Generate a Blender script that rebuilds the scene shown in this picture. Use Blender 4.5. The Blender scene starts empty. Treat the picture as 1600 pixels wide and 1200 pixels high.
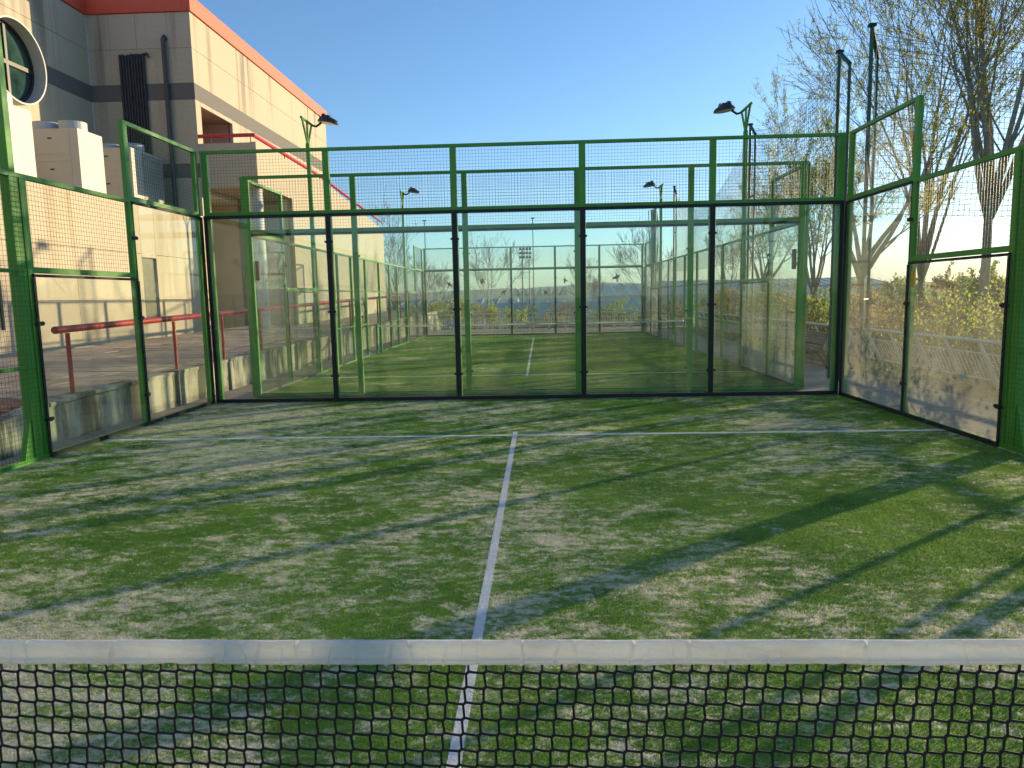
import bpy, math, random
from mathutils import Vector, Matrix, noise
random.seed(7)
R = math.radians
PI = math.pi
sc = bpy.context.scene
COL = sc.collection

# ------------------------------------------------------------------ camera
CAM = Vector((0.332, -1.493, 1.641))
YAW, PIT, ROL, FPX = -0.0418, -0.1208, -0.0200, 1130.6
fw = Vector((math.sin(YAW)*math.cos(PIT), math.cos(YAW)*math.cos(PIT), math.sin(PIT)))
rt = Vector((math.cos(YAW), -math.sin(YAW), 0)); up = rt.cross(fw)
r2 = rt*math.cos(ROL)+up*math.sin(ROL); u2 = up*math.cos(ROL)-rt*math.sin(ROL)
cd = bpy.data.cameras.new('camera'); cam = bpy.data.objects.new('camera', cd); COL.objects.link(cam)
cam.matrix_world = Matrix(((r2.x, u2.x, -fw.x, CAM.x), (r2.y, u2.y, -fw.y, CAM.y), (r2.z, u2.z, -fw.z, CAM.z), (0, 0, 0, 1)))
cd.sensor_width = 36; cd.lens = 36*FPX/1600; cd.clip_end = 20000; cd.clip_start = 0.05
sc.camera = cam

# ------------------------------------------------------------------ light
SUN_EL, SUN_AZ = R(8.0), R(38.0)          # azimuth counted from +X towards +Y
S = Vector((math.cos(SUN_EL)*math.cos(SUN_AZ), math.cos(SUN_EL)*math.sin(SUN_AZ), math.sin(SUN_EL)))
w = bpy.data.worlds.new('World'); sc.world = w; w.use_nodes = True
nt = w.node_tree; nt.nodes.clear()
sky = nt.nodes.new('ShaderNodeTexSky'); sky.sky_type = 'NISHITA'; sky.sun_disc = False
sky.sun_elevation = SUN_EL; sky.sun_rotation = PI/2-SUN_AZ
sky.air_density = 1.0; sky.dust_density = 0.5; sky.ozone_density = 3.6; sky.altitude = 700
bg = nt.nodes.new('ShaderNodeBackground'); bg.inputs[1].default_value = 0.15
ow = nt.nodes.new('ShaderNodeOutputWorld')
nt.links.new(sky.outputs[0], bg.inputs[0]); nt.links.new(bg.outputs[0], ow.inputs[0])
ld = bpy.data.lights.new('sun', 'SUN'); ld.energy = 4.6; ld.angle = R(0.55); ld.color = (1.0, 0.78, 0.46)
lo = bpy.data.objects.new('sun', ld); COL.objects.link(lo); lo.rotation_euler = S.to_track_quat('Z', 'Y').to_euler()
lo.location = (60, 50, 30)
vs = sc.view_settings; vs.view_transform = 'Standard'; vs.look = 'None'; vs.gamma = 1; vs.use_curve_mapping = False
vs.exposure = 0.96
sc.render.engine = 'CYCLES'
cy = sc.cycles
cy.use_denoising = True; cy.use_adaptive_sampling = False
cy.max_bounces = 10; cy.transparent_max_bounces = 40; cy.diffuse_bounces = 3; cy.glossy_bounces = 3
cy.transmission_bounces = 4; cy.caustics_reflective = False; cy.caustics_refractive = False
cy.sample_clamp_indirect = 6

# ------------------------------------------------------------------ materials
def newmat(name):
    m = bpy.data.materials.new(name); m.use_nodes = True
    return m, m.node_tree.nodes, m.node_tree.links, m.node_tree.nodes['Principled BSDF']
def noisenode(N, L, scale, detail=4, rough=.55, coord=None, sx=(1, 1, 1), dist=0):
    mp = N.new('ShaderNodeMapping'); mp.inputs['Scale'].default_value = sx
    if coord is None:
        g = N.new('ShaderNodeNewGeometry'); coord = g.outputs['Position']
    L.new(coord, mp.inputs[0])
    t = N.new('ShaderNodeTexNoise'); t.inputs['Scale'].default_value = scale
    t.inputs['Detail'].default_value = detail; t.inputs['Roughness'].default_value = rough
    t.inputs['Distortion'].default_value = dist
    L.new(mp.outputs[0], t.inputs['Vector'])
    return t.outputs['Fac']
def ramp(N, L, src, stops):
    r = N.new('ShaderNodeValToRGB'); e = r.color_ramp.elements
    while len(e) < len(stops): e.new(0.5)
    for i, (p, c) in enumerate(stops):
        e[i].position = p; e[i].color = (c[0], c[1], c[2], 1) if len(c) == 3 else c
    L.new(src, r.inputs[0]); return r.outputs[0]
def mix(N, L, fac, a, b, mode='MIX'):
    m = N.new('ShaderNodeMix'); m.data_type = 'RGBA'; m.blend_type = mode
    for i, v in ((0, fac), (6, a), (7, b)):
        if hasattr(v, 'links'): L.new(v, m.inputs[i])
        else: m.inputs[i].default_value = v if i == 0 else (v[0], v[1], v[2], 1)
    return m.outputs[2]
def math_(N, L, op, a, b=0.0, c=0.0):
    m = N.new('ShaderNodeMath'); m.operation = op
    for i, v in enumerate((a, b, c)):
        if hasattr(v, 'links'): L.new(v, m.inputs[i])
        else: m.inputs[i].default_value = v
    return m.outputs[0]
def bump(N, L, b, src, strength, dist):
    n = N.new('ShaderNodeBump'); n.inputs['Strength'].default_value = strength; n.inputs['Distance'].default_value = dist
    L.new(src, n.inputs['Height']); L.new(n.outputs[0], b.inputs['Normal'])
def simple(name, col, rough=.5, metal=0, var=.18, scale=6, bmp=0.0, col2=None, sx=(1, 1, 1)):
    m, N, L, b = newmat(name)
    c2 = col2 or tuple(max(0, c*(1-var*2)) for c in col)
    f = noisenode(N, L, scale, 5, .6, sx=sx)
    L.new(ramp(N, L, f, [(.3, c2), (.7, col)]), b.inputs['Base Color'])
    b.inputs['Roughness'].default_value = rough; b.inputs['Metallic'].default_value = metal
    if bmp: bump(N, L, b, noisenode(N, L, scale*12, 3), bmp, .01)
    return m
M = {}
M['green'] = simple('green_paint', (.080, .345, .030), .5, 0, .10, 3, .03)
def frame_paint():
    m = M['green']; N = m.node_tree.nodes; L = m.node_tree.links; b = N['Principled BSDF']
    src = b.inputs['Base Color'].links[0].from_socket
    f = noisenode(N, L, 22, 6, .75); f2 = noisenode(N, L, 1.6, 3, .6)
    k = math_(N, L, 'MULTIPLY', ramp(N, L, f, [(.66, (0, 0, 0)), (.70, (.9, .9, .9))]), ramp(N, L, f2, [(.45, (0, 0, 0)), (.62, (1, 1, 1))]))
    c = mix(N, L, k, src, (.16, .10, .05))
    d = ramp(N, L, noisenode(N, L, 2.2, 5, .7), [(.4, (0, 0, 0)), (.75, (.35, .35, .35))])
    L.new(mix(N, L, d, c, (.14, .27, .08)), b.inputs['Base Color'])
frame_paint()
M['dgreen'] = simple('dark_green_paint', (.012, .085, .05), .45, 0, .15, 3)
M['black'] = simple('black_rubber', (.012, .014, .016), .6, 0, .2, 8)
M['pipe'] = simple('dark_pipe', (.035, .034, .04), .45, 0, .3, 4)
M['gpipe'] = simple('grey_pipe', (.07, .075, .085), .5, 0, .2, 4)
M['wire'] = simple('green_wire', (.02, .10, .02), .45, 0, .1, 4)
M['white'] = simple('white_paint', (.84, .83, .80), .5, 0, .12, 3, .04)
M['silver'] = simple('zinc', (.5, .5, .5), .4, .6, .1, 5)
M['lens'] = simple('lamp_lens', (.62, .62, .6), .2, 0, .05, 5)
M['lampbody'] = simple('lamp_body', (.05, .048, .05), .45, 0, .3, 9)
M['acw'] = simple('ac_casing', (.50, .47, .40), .5, 0, .05, 2)
M['acl'] = simple('ac_louvre', (.42, .47, .5), .45, 0, .1, 2)
M['fascia'] = simple('red_fascia', (.66, .088, .030), .6, 0, .05, 1.5, sx=(1, 1, .5))
M['redrail'] = simple('red_rail', (.66, .028, .040), .38, 0, .12, 7, .05, (.42, .02, .03))
M['door'] = simple('brown_door', (.20, .085, .05), .6, 0, .1, 3)
M['band'] = simple('grey_band', (.17, .165, .155), .85, 0, .16, 30, .3)
M['curb'] = simple('concrete_curb', (.40, .375, .33), .9, 0, .15, 5, .3)
M['bark'] = simple('bark', (.42, .37, .28), .9, 0, .28, 14, .5, (.22, .18, .13), (1, 1, .35))
M['twig'] = simple('twig', (.24, .18, .11), .9, 0, .2, 9)
M['slat'] = simple('bench_slat', (.10, .085, .075), .6, 0, .3, 10, .2, sx=(1, .2, 1))
M['iron'] = simple('dark_iron', (.05, .048, .046), .5, .3, .2, 8)
M['tape_y'] = simple('yellow_tag', (.75, .50, .02), .5)
M['rooftile'] = simple('hall_wall', (.78, .74, .66), .8, 0, .1, .1)
M['roofblue'] = simple('hall_roof_blue', (.66, .65, .60), .95, 0, .12, .15)
M['roofgrey'] = simple('hall_roof_grey', (.66, .60, .52), .95, 0, .14, .2)
M['roofred'] = simple('hall_roof_pale', (.52, .46, .40), .7, 0, .12, .3)
M['hill'] = simple('hill_cover', (.07, .09, .06), .95, 0, .25, .004)
M['netgreen'] = simple('net_cord_green', (.02, .22, .15), .6, 0, .1, 5)
M['cord'] = simple('net_cord_black', (.010, .010, .012), .7, 0, .2, 60)
M['column'] = simple('white_column', (.62, .61, .58), .6, 0, .08, 3, .1)
M['porch'] = simple('bounce_lit_porch', (.80, .765, .70), .85, 0, .05, 3, .1)  # paler than the other walls, standing in for light bounced off the terrace
M['pink'] = simple('alcove_plaster', (.42, .30, .25), .8, 0, .06, 4, .1)
M['winframe'] = simple('window_frame', (.03, .035, .035), .4)
M['collar'] = simple('window_collar', (.58, .57, .53), .6, 0, .08, 2)
M['olive'] = simple('olive_panel', (.13, .125, .07), .35, 0, .15, 3)

def wall_mat(name, base, stain, zt, dark=1.0):
    m, N, L, b = newmat(name)
    g = N.new('ShaderNodeNewGeometry'); pos = g.outputs['Position']
    speck = noisenode(N, L, 55, 3, .7, pos)
    big = noisenode(N, L, .55, 5, .6, pos)
    c = ramp(N, L, speck, [(.33, tuple(x*.66 for x in base)), (.5, base), (.68, tuple(min(1, x*1.18) for x in base))])
    c = mix(N, L, ramp(N, L, big, [(.35, (0, 0, 0)), (.75, (.28, .28, .28))]), c, tuple(x*.78 for x in base))
    st = noisenode(N, L, 1.0, 4, .6, pos, (1.5, 1.5, .06))
    sx = N.new('ShaderNodeSeparateXYZ'); L.new(pos, sx.inputs[0])
    fade = N.new('ShaderNodeMapRange'); fade.inputs[1].default_value = zt-4.6; fade.inputs[2].default_value = zt
    L.new(sx.outputs[2], fade.inputs[0])
    sf = math_(N, L, 'MULTIPLY', ramp(N, L, st, [(.54, (0, 0, 0)), (.66, (.9, .9, .9))]), fade.outputs[0])
    c = mix(N, L, sf, c, stain)
    L.new(c, b.inputs['Base Color']); b.inputs['Roughness'].default_value = .92
    bump(N, L, b, speck, .35, .012)
    return m
M['wall'] = wall_mat('beige_render', (.505, .445, .34), (.15, .13, .105), 11.6)
M['wall_low'] = wall_mat('beige_render_low', (.54, .465, .345), (.36, .29, .17), 5.2)

def concrete_mat():
    m, N, L, b = newmat('stained_concrete')
    g = N.new('ShaderNodeNewGeometry'); pos = g.outputs['Position']
    a = noisenode(N, L, 2.2, 6, .7, pos, (1, 1, .35))
    s = noisenode(N, L, 1.5, 5, .65, pos, (.8, 1, .12), .4)
    c = ramp(N, L, a, [(.34, (.15, .13, .10)), (.44, (.40, .36, .29)), (.58, (.62, .57, .47))])
    c = mix(N, L, ramp(N, L, s, [(.50, (0, 0, 0)), (.57, (.9, .9, .9))]), c, (.075, .065, .05))
    sp = noisenode(N, L, 14, 5, .75, pos)
    c = mix(N, L, ramp(N, L, sp, [(.60, (0, 0, 0)), (.72, (.7, .7, .7))]), c, (.10, .08, .055))
    L.new(c, b.inputs['Base Color']); b.inputs['Roughness'].default_value = .95
    bump(N, L, b, sp, .5, .02)
    return m
M['concrete'] = concrete_mat()

def slab_mat(name, c1, c2, c3):
    m, N, L, b = newmat(name)
    oi = N.new('ShaderNodeObjectInfo'); g = N.new('ShaderNodeNewGeometry')
    c = ramp(N, L, noisenode(N, L, 3.5, 6, .7, g.outputs['Position']), [(.3, c1), (.55, c2), (.75, c3)])
    v = math_(N, L, 'MULTIPLY_ADD', oi.outputs['Random'], .35, .80)
    mm = N.new('ShaderNodeVectorMath'); mm.operation = 'SCALE'; L.new(c, mm.inputs[0]); L.new(v, mm.inputs['Scale'])
    L.new(mm.outputs[0], b.inputs['Base Color']); b.inputs['Roughness'].default_value = .9
    bump(N, L, b, noisenode(N, L, 60, 4, .7, g.outputs['Position']), .3, .01)
    return m
M['slab'] = slab_mat('terrace_slab', (.44, .31, .22), (.64, .47, .34), (.74, .59, .44))
M['brick'] = slab_mat('clay_paver', (.36, .21, .16), (.52, .34, .27), (.62, .46, .38))
M['brickr'] = slab_mat('red_ramp_paver', (.32, .14, .08), (.48, .23, .15), (.58, .33, .23))

def paving_mat():
    m, N, L, b = newmat('brick_paving')
    g = N.new('ShaderNodeNewGeometry'); pos = g.outputs['Position']
    br = N.new('ShaderNodeTexBrick'); L.new(pos, br.inputs['Vector'])
    br.inputs['Scale'].default_value = 1; br.inputs['Brick Width'].default_value = .21; br.inputs['Row Height'].default_value = .105
    br.inputs['Mortar Size'].default_value = .006; br.inputs['Color1'].default_value = (.54, .39, .32, 1)
    br.inputs['Color2'].default_value = (.44, .30, .24, 1); br.inputs['Mortar'].default_value = (.13, .11, .09, 1)
    c = mix(N, L, ramp(N, L, noisenode(N, L, .8, 6, .65, pos), [(.35, (0, 0, 0)), (.7, (.6, .6, .6))]), br.outputs[0], (.40, .34, .29))
    L.new(c, b.inputs['Base Color']); b.inputs['Roughness'].default_value = .9
    bump(N, L, b, br.outputs['Fac'], -.3, .006)
    return m
M['paving'] = paving_mat()

def ground_mat():
    m, N, L, b = newmat('rough_ground')
    c = ramp(N, L, noisenode(N, L, .35, 8, .65), [(.3, (.06, .075, .03)), (.5, (.11, .10, .055)), (.7, (.17, .145, .09))])
    L.new(c, b.inputs['Base Color']); b.inputs['Roughness'].default_value = 1
    bump(N, L, b, noisenode(N, L, 4, 6), .6, .1)
    return m
M['ground'] = ground_mat()

def turf_mat(name, yc, y0, y1, blade, green_shift=0.0):
    """sand-worn artificial turf; the white line fibres lie inside the painted strips"""
    m, N, L, b = newmat(name)
    g = N.new('ShaderNodeNewGeometry'); pos = g.outputs['Position']
    n1 = noisenode(N, L, 1.0, 8, .72, pos, (2.2, 3.6, 1), .5)
    n2 = noisenode(N, L, .42, 4, .55, pos)
    n3 = noisenode(N, L, 1.0, 6, .75, pos, (8, 15, 1), .6)
    n4 = noisenode(N, L, 1.0, 3, .7, pos, (34, 60, 1))
    s = math_(N, L, 'MULTIPLY_ADD', n2, .80, math_(N, L, 'MULTIPLY', n1, .85))
    s = math_(N, L, 'MULTIPLY_ADD', n3, .85, s)
    s = math_(N, L, 'MULTIPLY_ADD', n4, .50, s)
    spx = N.new('ShaderNodeSeparateXYZ'); L.new(pos, spx.inputs[0])
    s = math_(N, L, 'MULTIPLY_ADD', spx.outputs[0], -.012, s)      # sand has drifted to the left side of the court
    mr = N.new('ShaderNodeMapRange'); mr.inputs[1].default_value = 1.455+green_shift; mr.inputs[2].default_value = 1.64+green_shift
    mr.inputs[4].default_value = .97; L.new(s, mr.inputs[0]); sand = mr.outputs[0]
    gn = noisenode(N, L, 1.3, 5, .65, pos)
    green = ramp(N, L, gn, [(.3, (.105, .240, .034)), (.7, (.27, .42, .070))])
    straw = ramp(N, L, n3, [(.35, (.68, .61, .41)), (.65, (.88, .82, .63))])
    if blade:
        rnd = g.outputs['Random Per Island']
        v = math_(N, L, 'MULTIPLY_ADD', rnd, .8, .65)
        mm = N.new('ShaderNodeVectorMath'); mm.operation = 'SCALE'; L.new(green, mm.inputs[0]); L.new(v, mm.inputs['Scale'])
        green = mm.outputs[0]
        thr = math_(N, L, 'LESS_THAN', math_(N, L, 'MULTIPLY_ADD', rnd, .9, .02), sand)
        sand = math_(N, L, 'MULTIPLY_ADD', thr, .72, math_(N, L, 'MULTIPLY', sand, .28))
    c = mix(N, L, sand, green, straw)
    sp = N.new('ShaderNodeSeparateXYZ'); L.new(pos, sp.inputs[0])
    wob = math_(N, L, 'MULTIPLY_ADD', noisenode(N, L, 40, 3, .7, pos), .012, -.006)
    ax = math_(N, L, 'ABSOLUTE', math_(N, L, 'ADD', sp.outputs[0], wob))
    dy = math_(N, L, 'ABSOLUTE', math_(N, L, 'SUBTRACT', sp.outputs[1], yc))
    l1 = math_(N, L, 'MULTIPLY', math_(N, L, 'LESS_THAN', ax, .026), math_(N, L, 'LESS_THAN', dy, 7.15))
    l2 = math_(N, L, 'LESS_THAN', math_(N, L, 'ABSOLUTE', math_(N, L, 'ADD', math_(N, L, 'SUBTRACT', dy, 6.95), wob)), .042)
    ln = math_(N, L, 'MAXIMUM', l1, l2)
    wc = ramp(N, L, n3, [(.3, (.68, .66, .62)), (.6, (.86, .84, .80))])
    c = mix(N, L, ln, c, wc)
    L.new(c, b.inputs['Base Color']); b.inputs['Roughness'].default_value = .75
    b.inputs['Specular IOR Level'].default_value = .25
    if blade:
        tr = N.new('ShaderNodeBsdfTranslucent'); L.new(c, tr.inputs[0])
        ms = N.new('ShaderNodeMixShader'); ms.inputs[0].default_value = .45
        L.new(b.outputs[0], ms.inputs[1]); L.new(tr.outputs[0], ms.inputs[2])
        L.new(ms.outputs[0], N['Material Output'].inputs[0])
    else:
        bump(N, L, b, noisenode(N, L, 160, 2, .7, pos), .8, .01)
    return m

def glass_mat(name, dust, sp):
    m, N, L, b = newmat(name); N.remove(b); out = N['Material Output']
    g = N.new('ShaderNodeNewGeometry')
    d = N.new('ShaderNodeVectorMath'); d.operation = 'DOT_PRODUCT'
    L.new(g.outputs['Normal'], d.inputs[0]); L.new(g.outputs['Incoming'], d.inputs[1])
    f = math_(N, L, 'SUBTRACT', 1, math_(N, L, 'ABSOLUTE', d.outputs['Value']))
    f = math_(N, L, 'MULTIPLY_ADD', math_(N, L, 'POWER', f, 5), .95, .042)
    tr = N.new('ShaderNodeBsdfTransparent'); tr.inputs[0].default_value = (.945, .985, .96, 1)
    gl = N.new('ShaderNodeBsdfGlossy'); gl.inputs['Roughness'].default_value = .012
    m1 = N.new('ShaderNodeMixShader'); L.new(f, m1.inputs[0]); L.new(tr.outputs[0], m1.inputs[1]); L.new(gl.outputs[0], m1.inputs[2])
    df = N.new('ShaderNodeBsdfDiffuse'); df.inputs[0].default_value = (.62, .58, .5, 1)
    tl = N.new('ShaderNodeBsdfTranslucent'); tl.inputs[0].default_value = (.62, .58, .5, 1)
    m2 = N.new('ShaderNodeMixShader'); m2.inputs[0].default_value = .55
    L.new(df.outputs[0], m2.inputs[1]); L.new(tl.outputs[0], m2.inputs[2])
    pos = g.outputs['Position']
    n1 = noisenode(N, L, 1.3, 5, .65, pos, (1, 1, .35))
    n2 = noisenode(N, L, 26, 2, .5, pos)
    sx = N.new('ShaderNodeSeparateXYZ'); L.new(pos, sx.inputs[0])
    low = N.new('ShaderNodeMapRange'); low.inputs[1].default_value = 1.7; low.inputs[2].default_value = 0.0
    low.inputs[3].default_value = .45; low.inputs[4].default_value = 1.6; L.new(sx.outputs[2], low.inputs[0])
    mr = N.new('ShaderNodeMapRange'); mr.inputs[1].default_value = .3; mr.inputs[2].default_value = .75; L.new(n1, mr.inputs[0])
    mr.inputs[3].default_value = .35; mr.inputs[4].default_value = 1.5
    ms = N.new('ShaderNodeMapRange'); ms.inputs[1].default_value = .72; ms.inputs[2].default_value = .80; L.new(n2, ms.inputs[0])
    k = math_(N, L, 'MULTIPLY', math_(N, L, 'MULTIPLY', mr.outputs[0], low.outputs[0]), dust)
    k = math_(N, L, 'ADD', k, math_(N, L, 'MULTIPLY', ms.outputs[0], sp))
    k = math_(N, L, 'MINIMUM', k, .6)
    m3 = N.new('ShaderNodeMixShader'); L.new(k, m3.inputs[0]); L.new(m1.outputs[0], m3.inputs[1]); L.new(m2.outputs[0], m3.inputs[2])
    L.new(m3.outputs[0], out.inputs[0])
    return m
M['glass'] = glass_mat('court_glass', .028, .14)
M['glassd'] = glass_mat('dusty_glass', .14, .36)
M['glasse'] = simple('glass_edge', (.03, .12, .09), .15)
def winglass():
    m, N, L, b = newmat('window_glass')
    L.new(ramp(N, L, noisenode(N, L, 1.2, 3), [(.4, (.01, .03, .03)), (.6, (.03, .07, .065))]), b.inputs['Base Color'])
    b.inputs['Roughness'].default_value = .04
    return m
M['winglass'] = winglass()
def leafmat(name, a, bb):
    m, N, L, b = newmat(name)
    g = N.new('ShaderNodeNewGeometry')
    c = ramp(N, L, g.outputs['Random Per Island'], [(0, a), (1, bb)])
    L.new(c, b.inputs['Base Color']); b.inputs['Roughness'].default_value = .55
    tr = N.new('ShaderNodeBsdfTranslucent'); L.new(c, tr.inputs[0])
    ms = N.new('ShaderNodeMixShader'); ms.inputs[0].default_value = .64
    L.new(b.outputs[0], ms.inputs[1]); L.new(tr.outputs[0], ms.inputs[2])
    L.new(ms.outputs[0], N['Material Output'].inputs[0])
    return m
M['leaf'] = leafmat('spring_leaf', (.26, .31, .05), (.60, .58, .12))
M['leafd'] = leafmat('green_leaf', (.15, .22, .05), (.40, .44, .11))
M['leaf_shade'] = leafmat('shade_dark_leaf', (.022, .035, .012), (.075, .085, .025))  # darkened leaf colour, carries the self shade low down in the shrubs
M['leafb'] = leafmat('brown_leaf', (.22, .15, .06), (.44, .34, .13))
def tapemat():
    m, N, L, b = newmat('net_tape')
    g = N.new('ShaderNodeNewGeometry')
    c = ramp(N, L, noisenode(N, L, 5, 5, .6, g.outputs['Position'], (1, 1, 2)), [(.3, (.76, .75, .72)), (.6, (.86, .86, .83))])
    L.new(c, b.inputs['Base Color']); b.inputs['Roughness'].default_value = .7
    tr = N.new('ShaderNodeBsdfTranslucent'); L.new(c, tr.inputs[0]); ms = N.new('ShaderNodeMixShader'); ms.inputs[0].default_value = .5
    L.new(b.outputs[0], ms.inputs[1]); L.new(tr.outputs[0], ms.inputs[2]); L.new(ms.outputs[0], N['Material Output'].inputs[0])
    return m
M['tape'] = tapemat()

# ------------------------------------------------------------------ helpers
class MB:
    def __init__(s): s.v = []; s.f = []; s.m = []
    def quad(s, pts, mi=0):
        n = len(s.v); s.v += [tuple(p) for p in pts]; s.f.append(tuple(range(n, n+len(pts)))); s.m.append(mi)
    def box(s, x0, x1, y0, y1, z0, z1, mi=0):
        if x0 > x1: x0, x1 = x1, x0
        if y0 > y1: y0, y1 = y1, y0
        n = len(s.v)
        s.v += [(x0, y0, z0), (x1, y0, z0), (x1, y1, z0), (x0, y1, z0), (x0, y0, z1), (x1, y0, z1), (x1, y1, z1), (x0, y1, z1)]
        for q in ((3, 2, 1, 0), (4, 5, 6, 7), (0, 1, 5, 4), (1, 2, 6, 5), (2, 3, 7, 6), (3, 0, 4, 7)):
            s.f.append(tuple(n+i for i in q)); s.m.append(mi)
        return s
    def hexa(s, p, mi=0):
        n = len(s.v); s.v += [tuple(q) for q in p]
        for q in ((3, 2, 1, 0), (4, 5, 6, 7), (0, 1, 5, 4), (1, 2, 6, 5), (2, 3, 7, 6), (3, 0, 4, 7)):
            s.f.append(tuple(n+i for i in q)); s.m.append(mi)
        return s
    def tube(s, a, b, r0, r1=None, n=4, mi=0, cap=True, rot=0.0):
        a = Vector(a); b = Vector(b); r1 = r0 if r1 is None else r1
        d = (b-a)
        if d.length < 1e-7: return s
        d.normalize()
        u = d.cross(Vector((0, 0, 1)) if abs(d.z) < .9 else Vector((1, 0, 0))).normalized(); v = d.cross(u)
        k = len(s.v)
        for c, r in ((a, r0), (b, r1)):
            for i in range(n):
                t = 2*PI*i/n+rot
                p = c+u*(math.cos(t)*r)+v*(math.sin(t)*r); s.v.append((p.x, p.y, p.z))
        for i in range(n):
            j = (i+1) % n; s.f.append((k+i, k+n+i, k+n+j, k+j)); s.m.append(mi)
        if cap:
            s.f.append(tuple(k+i for i in range(n))); s.m.append(mi)
            s.f.append(tuple(k+n+i for i in reversed(range(n)))); s.m.append(mi)
        return s
    def path(s, pts, rs, n=8, mi=0):
        pts = [Vector(p) for p in pts]
        if not hasattr(rs, '__len__'): rs = [rs]*len(pts)
        k0 = len(s.v); uprev = None
        for i, p in enumerate(pts):
            d = (pts[min(i+1, len(pts)-1)]-pts[max(i-1, 0)]).normalized()
            if uprev is None: u = d.cross(Vector((0, 0, 1)) if abs(d.z) < .9 else Vector((1, 0, 0))).normalized()
            else: u = (uprev-d*uprev.dot(d)).normalized()
            uprev = u; v = d.cross(u)
            for j in range(n):
                t = 2*PI*j/n; q = p+u*(math.cos(t)*rs[i])+v*(math.sin(t)*rs[i]); s.v.append((q.x, q.y, q.z))
        for i in range(len(pts)-1):
            for j in range(n):
                a = k0+i*n+j; b = k0+i*n+(j+1) % n; s.f.append((a, a+n, b+n, b)); s.m.append(mi)
        s.f.append(tuple(k0+j for j in range(n))); s.m.append(mi)
        e = k0+(len(pts)-1)*n; s.f.append(tuple(e+j for j in reversed(range(n)))); s.m.append(mi)
        return s
    def mesh(s, name, mats):
        me = bpy.data.meshes.new(name); me.from_pydata(s.v, [], s.f); me.update()
        for m in (mats if isinstance(mats, (list, tuple)) else [mats]): me.materials.append(m)
        if any(s.m): me.polygons.foreach_set('material_index', s.m)
        return me
    def build(s, name, mats, parent=None, smooth=False, bevel=0, loc=None):
        me = s.mesh(name, mats)
        if smooth: me.polygons.foreach_set('use_smooth', [True]*len(me.polygons))
        o = link(name, me, parent, loc)
        if bevel:
            b = o.modifiers.new('bevel', 'BEVEL'); b.width = bevel; b.segments = 2; b.limit_method = 'ANGLE'
        return o
def link(name, me, parent=None, loc=None):
    o = bpy.data.objects.new(name, me); COL.objects.link(o)
    if parent: o.parent = parent
    if loc is not None: o.location = loc
    return o
def tag(o, label, cat, group=None):
    o['label'] = label; o['category'] = cat
    if group: o['group'] = group
    return o
def thing(name, label, cat, loc=(0, 0, 0), rz=0, group=None):
    o = bpy.data.objects.new(name, None); COL.objects.link(o); o.location = loc; o.rotation_euler = (0, 0, rz)
    o.empty_display_size = .2
    return tag(o, label, cat, group)
def struct(name, mb, mats, **k):
    o = mb.build(name, mats, **k); o['kind'] = 'structure'; return o
def bx(name, mat, parent, *a, **k):
    return MB().box(*a).build(name, mat, parent, **k)

ZP, Z1, Z2 = -.15, 0.0, -.13        # promenade, first court, second court
YC2 = 21.7

# ------------------------------------------------------------------ ground
def gz(x, y):
    z = -.45
    d = max(0, x-10.5, y-40, -x-40, -y-60)
    z -= min(7.5, d*.13 if d < 40 else 5.2+(d-40)*.02)
    return z
g = MB(); xs = [-6000, -2500, -900, -300, -100, -45, -20, -8, 0, 8, 10.5, 14, 20, 30, 45, 80, 160, 400, 1000, 2500, 6000]
ys = [-3000, -600, -120, -50, -20, 0, 15, 30, 38, 40, 46, 55, 70, 100, 160, 300, 700, 1600, 3200, 7000]
g.v = [(x, y, gz(x, y)) for y in ys for x in xs]
g.f = [(j*len(xs)+i, j*len(xs)+i+1, (j+1)*len(xs)+i+1, (j+1)*len(xs)+i) for j in range(len(ys)-1) for i in range(len(xs)-1)]
g.m = [0]*len(g.f)
struct('ground', g, M['ground'])
pav = struct('paving', MB().box(-6.02, 8.9, -14, 38.6, -.60, ZP), M['paving'])
struct('planting_bed', MB().box(7.02, 8.86, -10, 36.4, ZP-.1, ZP+.03), M['ground'])
struct('kerb', MB().box(6.94, 7.018, -10, 36.4, ZP-.1, ZP+.07), M['curb'], bevel=.01)
# separate clay pavers beside the right side wall
def bricks(parent, x0, x1, y0, y1, zf, mat, far, seedn):
    random.seed(seedn)
    me = MB().box(-.1, .1, -.05, .05, -.03, 0).mesh('brick', mat)
    spots = []; j = 0; y = y0
    while y < y1:
        x = x0+(.1 if j % 2 else .2)
        while x < x1-.09: spots.append((x, y)); x += .208
        y += .107; j += 1
    spots.sort(key=lambda p: (p[0]-CAM.x)**2+(p[1]-CAM.y)**2)
    rest = MB()
    for i, (x, y) in enumerate(spots):
        z = zf(x, y)+random.uniform(.004, .010); rx = (zf(x, y+.05)-zf(x, y-.05))/.1
        if i < 298:
            o = link('brick', me, parent, (x, y, z)); o.rotation_euler = (math.atan(rx)+random.uniform(-.012, .012), random.uniform(-.012, .012), random.uniform(-.01, .01))
        else: 
            dz = rx*.05
            rest.hexa([(x-.1, y-.05, z-.03-dz), (x+.1, y-.05, z-.03-dz), (x+.1, y+.05, z-.03+dz), (x-.1, y+.05, z-.03+dz),
                       (x-.1, y-.05, z-dz), (x+.1, y-.05, z-dz), (x+.1, y+.05, z+dz), (x-.1, y+.05, z+dz)])
    if rest.v:
        o = rest.build('brick_field', mat, parent); o['kind'] = 'stuff'
bricks(pav, 5.32, 6.92, 5.2, 10.0, lambda x, y: ZP, M['brick'], 9, 3)

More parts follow.
